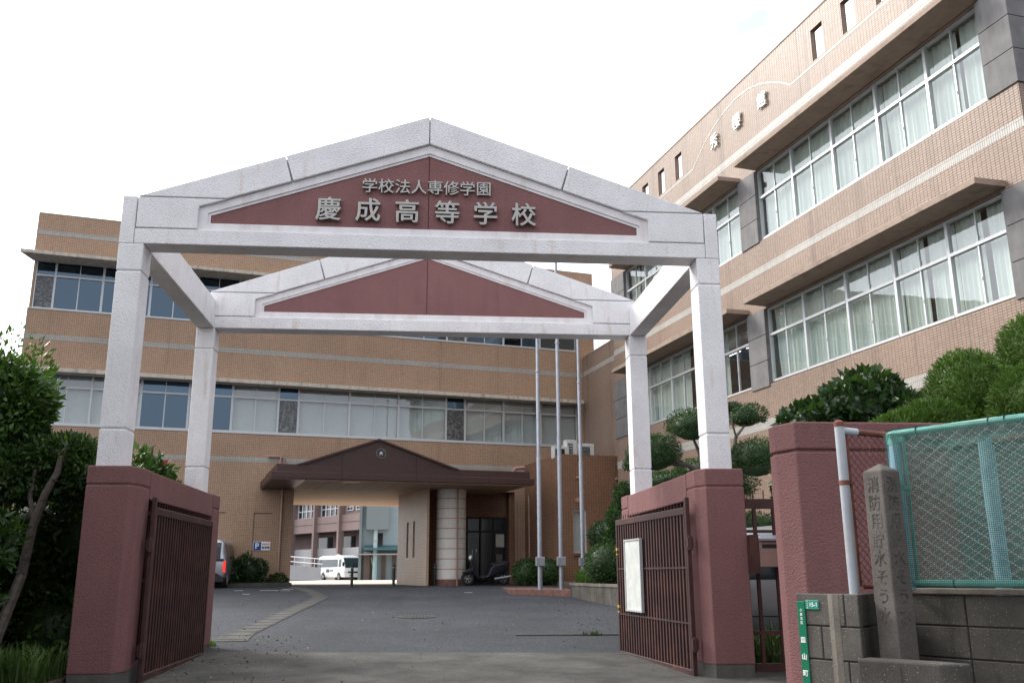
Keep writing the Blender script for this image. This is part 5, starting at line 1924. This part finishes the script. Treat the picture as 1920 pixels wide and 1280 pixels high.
MB().prism([(Lb / 2 + .014, 1.07), (Lb / 2 - .100, 1.45), (Lb / 2 - .43, 1.93), (Lb / 2 - .5, 1.93), (Lb / 2 - .2, 1.45), (Lb / 2 - .08, 1.07)], -Wb * .84, Wb * .84).build('windscreen', m_busglass, bu)
MB().box(Lb / 2 - .05, Lb / 2 + .02, -.46, .46, .62, .76).box(Lb / 2 - .05, Lb / 2 + .03, -.3, .3, .40, .46).build('grille', m_carblack, bu)
MB().box(Lb / 2 - .2, Lb / 2 + .035, -Wb * .93, Wb * .93, .26, .38).build('bumper', m_buswhite, bu, .02)
MB().box(Lb / 2 + .035, Lb / 2 + .045, -.02, .24, .40, .50).build('licence_plate', m_whitepaint, bu)
MB().lathe((-.3, 0, Hb - .02), [(.25, 0), (.25, .05), (.16, .12), (.03, .15)], 14).build('roof_vent', m_buswhite, bu, smooth=True)
text('lettering', '慶成', .34, m_ink, bu, frame((-.55, -Wb * 1.022, .82), (1, 0, 0), (0, 0, 1)), .002, 0, 1.0, .008)
text('lettering', '高等学校', .19, m_ink, bu, frame((.25, -Wb * 1.022, .82), (1, 0, 0), (0, 0, 1)), .002, 0, 1.0, .002)

# scooter by the entrance
q = at(914, 1098, 29.3)
scn = thing('scooter', 'dark motor scooter parked beside the round column at the entrance', 'scooter', (q.x, q.y, gz(q.y)), RAD(180 + 12))
MB().prism([(-.62, .42), (-.2, .34), (.02, .22), (.30, .22), (.36, .28), (.02, .30), (-.05, .45), (-.15, .62), (-.55, .70), (-.72, .62)], -.11, .11).build('body', m_scooter, scn, .03, 2)
MB().prism([(-.72, .64), (-.10, .60), (-.02, .64), (-.2, .70), (-.6, .76), (-.74, .72)], -.10, .10).build('seat', m_carblack, scn, .025, 2)
MB().prism([(.28, .24), (.38, .24), (.58, .80), (.52, .92), (.44, .82)], -.14, .14).build('leg_shield', m_scooter, scn, .03, 2)
MB().prism([(.36, .42), (.80, .36), (.84, .42), (.66, .50), (.42, .56)], -.07, .07).build('front_fender', m_scooter, scn, .02, 2)
MB().tube([(.46, -.24, .93), (.50, 0, .90), (.46, .24, .93)], .014, 8).tube([(.50, 0, .9), (.66, 0, .24)], .022, 8).build('handlebar', m_carblack, scn, smooth=True)
MB().lathe((.56, 0, .86), [(.07, -.03), (.08, .02), (.03, .06)], 14, 'x').build('headlight', m_lens, scn, smooth=True)
b = MB()
for s_ in (-1, 1):
    b.tube([(.46, s_ * .2, .94), (.44, s_ * .24, 1.06)], .006, 5).lathe((.44, s_ * .24, 1.08), [(.045, -.008), (.045, .008)], 10, 'x')
b.build('mirror', m_chrome, scn)
for x in (.66, -.52):
    o = MB().torus((x, 0, .215), .165, .05, 24, 8).build('wheel', m_tyre, scn, smooth=True)
    b = MB().torus((x, 0, .215), .125, .012, 24, 6)
    for i in range(6):
        t_ = 2 * math.pi * i / 6
        b.tube([(x, 0, .215), (x + math.cos(t_) * .125, 0, .215 + math.sin(t_) * .125)], .012, 5)
    b.build('rim', m_rim, o)
MB().tube([(-.2, .12, .2), (-.75, .14, .28)], .04, 10).build('exhaust', m_galv, scn, smooth=True)

# ------------------------------------------------------------------ beyond the passage
# facade of the far school block runs away to the left
c0 = Vector((-5.28, 76.21, 0))
fd = Vector((-.57, .82, 0)).normalized()
fs_ = thing('far_school_building', 'mauve three storey school block with open arcade beyond the passage', 'building', c0, math.atan2(-fd.y, -fd.x))
# local x runs from far left (negative) to the near right corner (0), y into the block
b = MB()
b.box(-30, 0, .3, 8, 4.98, 6.45).box(-30, 0, .3, 8, 7.9, 10).box(-30, 0, 2.6, 8, 0, 4.98).box(-30, 0, .6, 8, 6.45, 7.9)
b.build('wall', m_bgpink, fs_)
b = MB()
for x in (0, -4.6, -9.4, -14.2, -19, -23.8):
    b.box(x - .34, x, 0, .6, 0, 10)
b.build('pier', m_bgpink, fs_)
MB().box(-30, -.55, .5, .7, 0, 3.42).build('parapet', m_bgwhite, fs_)
MB().box(-30, 0, .28, .32, 5.74, 5.80).build('joint', m_bgbrown, fs_)
for x in (-4.6, -9.4, -14.2, -19):
    b = MB()
    n_ = 4
    xa, xb = x - 4.6 + .25, x - .75
    if x == -4.6:
        pass
    for z in (6.42, 7.12, 7.85):
        b.box(xa, xb, .5, .62, z, z + .07)
    for i in range(n_ + 1):
        xx = xa + (xb - xa) * i / n_
        b.box(xx - .05, xx + .05, .5, .62, 6.42, 7.9)
    w_o = b.build('window', m_alu, fs_)
    MB().box(xa, xb, .58, .6, 6.45, 7.9).build('pane', m_carglass, w_o)
b = MB()
for xa, xb in ((-2.4, -.9), (-4.1, -2.9)):
    for z in (6.8, 7.12, 7.85):
        b.box(xa, xb, .5, .62, z, z + .07)
    b.box(xa, xa + .07, .5, .62, 6.8, 7.9).box(xb - .07, xb, .5, .62, 6.8, 7.9).box((xa + xb) / 2 - .03, (xa + xb) / 2 + .03, .5, .62, 6.8, 7.9)
w_o = b.build('window', m_alu, fs_)
MB().box(-2.4, -.9, .58, .595, 6.8, 7.9).box(-4.1, -2.9, .58, .595, 6.8, 7.9).build('pane', m_carglass, w_o)
for xa, xb in ((-13.6, -10.2), (-8.6, -5.8), (-4.2, -2.7), (-2.3, -1.2)):
    MB().box(xa, xb, 2.5, 2.59, 3.5, 4.6).build('classroom_window', m_carglass, fs_)
b = MB().box(-30, -.3, .1, .2, 0, .2)

bl_ = thing('grey_annex_building', 'grey and pale blue annex with teal awning beyond the passage', 'building', (-4.9, 72.6, 0), RAD(2))
MB().box(-.35, 8, 1.2, 8, 0, 10).build('wall', m_bgblue, bl_)
MB().box(.0, 1.95, 0, 1.19, 4.75, 10).build('upper_box', m_bggrey, bl_)
MB().box(-.6, -.36, .6, 8, 0, 10).build('side_wall', m_bggrey, bl_)
MB().box(.9, 1.45, 1.15, 1.195, 3.3, 4.5).build('window', m_carglass, bl_)
MB().prism([(-.1, 3.02), (-.1, 3.10), (1.15, 3.45), (1.15, 3.3)], -.1, 8, 'x').build('awning', m_teal, bl_)
MB().box(-.7, 8, -.2, 1.19, 2.62, 2.72).build('eave', m_bgwhite, bl_)
b = MB()
for i, x in enumerate((-.6, .3, 1.4, 2.3)):
    b.box(x, x + .35, .9, 1.19, .4, 2.6)
b.build('door', m_bgbrown, bl_)
b = MB()
b.tube([(1.0, -.1, 2.4), (.75, -.1, .5)], .03, 6).tube([(.5, -.1, 2.4), (.75, -.1, 1.4)], .03, 6)
b.build('netting_frame', m_greenrail, bl_)
up_ = at(703, 1088, 80)
ut = thing('utility_pole', 'tall pale grey utility pole standing in front of the annex beyond the passage', 'pole', (up_.x, up_.y - 1, .45))
MB().lathe((0, 0, 0), [(.2, 0), (.15, 9)], 14).build('shaft', simple('pole_paint', (.35, .45, .48), .6), ut, smooth=True)
MB().lathe((0, 0, 3.3), [(.21, 0), (.21, .1)], 14).build('band', m_galv, ut)
gpz = at(688, 1088, 80)
gpp = thing('gate_post', 'dark brown pillar beside the utility pole beyond the passage', 'pillar', (gpz.x, gpz.y - .6, .45))
MB().box(-.25, .25, -.25, .25, 0, 2.3).build('shaft', m_bgbrown, gpp)
MB().box(-.3, .3, -.3, .3, 2.3, 2.42).build('cap', m_bgwhite, gpp)
rp0, rp1 = at(548, 1088, 88), at(597, 1088, 84)
rmp = thing('ramp_wall', 'pale ramp wall with thin white railing behind the bus', 'wall')
P0_, P1_ = Vector((rp0.x - 5, rp0.y + 4, 0)), Vector((rp1.x + .5, rp1.y, 0))
dd = (P1_ - P0_).normalized()
nn2 = Vector((-dd.y, dd.x, 0))
b = MB()
L3 = (P1_ - P0_).length
b.add([tuple(P0_), tuple(P1_), tuple(P1_ + nn2 * .2), tuple(P0_ + nn2 * .2)] + [tuple(v + Vector((0, 0, z))) for v, z in ((P0_, 2.3), (P1_, 1.55), (P1_ + nn2 * .2, 1.55), (P0_ + nn2 * .2, 2.3))],
      [(0, 3, 2, 1), (4, 5, 6, 7), (0, 1, 5, 4), (1, 2, 6, 5), (2, 3, 7, 6), (3, 0, 4, 7)])
b.build('wall', m_bgwhite, rmp)
b = MB()
for hh_ in (.35, .8):
    b.tube([tuple(P0_ + Vector((0, 0, 2.3 + hh_))), tuple(P1_ + Vector((0, 0, 1.55 + hh_)))], .035, 6)
for i in range(9):
    p = P0_ + dd * (L3 * i / 8)
    zt_ = 2.3 - .75 * i / 8
    b.tube([(p.x, p.y, zt_), (p.x, p.y, zt_ + .82)], .03, 6)
b.build('railing', m_whitepaint, rmp)

# ------------------------------------------------------------------ across the street, mirrored in the windows
def street_block(label, x0, x1, y0, h, mat):
    t = thing('apartment_building', label, 'building', ((x0 + x1) / 2, y0, -.1))
    w_ = (x1 - x0) / 2
    MB().box(-w_, w_, -8, 0, 0, h).build('wall', mat, t)
    MB().box(-w_ - .1, w_ + .1, -8.1, .1, h, h + .3).build('coping', m_canopy, t)
    nz_ = int(h / 2.5)
    for j in range(nz_):
        MB().box(-w_, w_, .002, .9, 2.4 * j + 2.3, 2.4 * j + 2.42).build('balcony_slab', m_canopy, t)
        nx_ = int(w_ / 1.2)
        for i in range(nx_):
            x = -w_ + (i + .5) * 2 * w_ / nx_
            MB().box(x - .55, x + .55, .002, .03, 2.4 * j + .7, 2.4 * j + 2.0).build('window', m_carglass, t)


street_block('pale flat-roofed apartment block across the street, mirrored in the windows', -13, 3.5, -24, 9.5, m_bgwhite)
street_block('tan lower apartment block across the street, mirrored in the windows', 5, 17, -22, 6.5, m_bgpink)
plant('unseen_shade_tree', 'unseen leafy tree left of the gate, massed to shade the left pillar', 'tree',  # out of view; added and massed to darken the left pillar
      [((-6.6, -2.8, 3.6), (1.5, 1.5, 1.3)), ((-5.6, -2.2, 2.6), (1.0, 1.0, .9)), ((-6.8, -4.5, 3.2), (1.4, 1.4, 1.2)), ((-5.9, -4.2, 1.6), (1.1, 1.3, 1.2)), ((-5.0, -1.7, 1.2), (.8, .9, 1.0)), ((-4.7, -2.6, 3.5), (1.0, 1.1, .9)), ((-4.9, -3.4, 2.2), (.8, .9, .9))], 12000, .2, m_leaf_d, 71, (-6.6, -3.2, 0), [([(-6.6, -3.2, 0), (-6.5, -3.1, 1.6), (-6.5, -3, 3.2)], .16, .06)], ck=.75)

rs = np.random.RandomState(77)
n_ = 420
xx = np.concatenate([rs.uniform(-2.7, -1.6, 120), rs.uniform(-4.5, 3.2, 220), rs.uniform(2.2, 3.6, 80)])
yy = np.concatenate([rs.uniform(-.5, 5, 120), rs.uniform(-1, 17, 220), rs.uniform(5, 12, 80)])
P_ = np.stack([xx, yy, np.array([gz(v) for v in yy]) + .013], 1)
lt = leaf_mesh('leaf_litter', P_, np.tile(np.array([0, 0, .0]), (n_, 1)) + rs.normal(0, 1, (n_, 3)) * np.array([1, 1, .02]), .04, leafmat('dead_leaf', (.12, .07, .03), (.26, .21, .13), rough=.8, trans=0), None, .5, 9)
me_ = lt.data
for v in me_.vertices:
    v.co.z = min(v.co.z, (gz(v.co.y / S) + .03) * S)
tag(lt, kind='stuff')
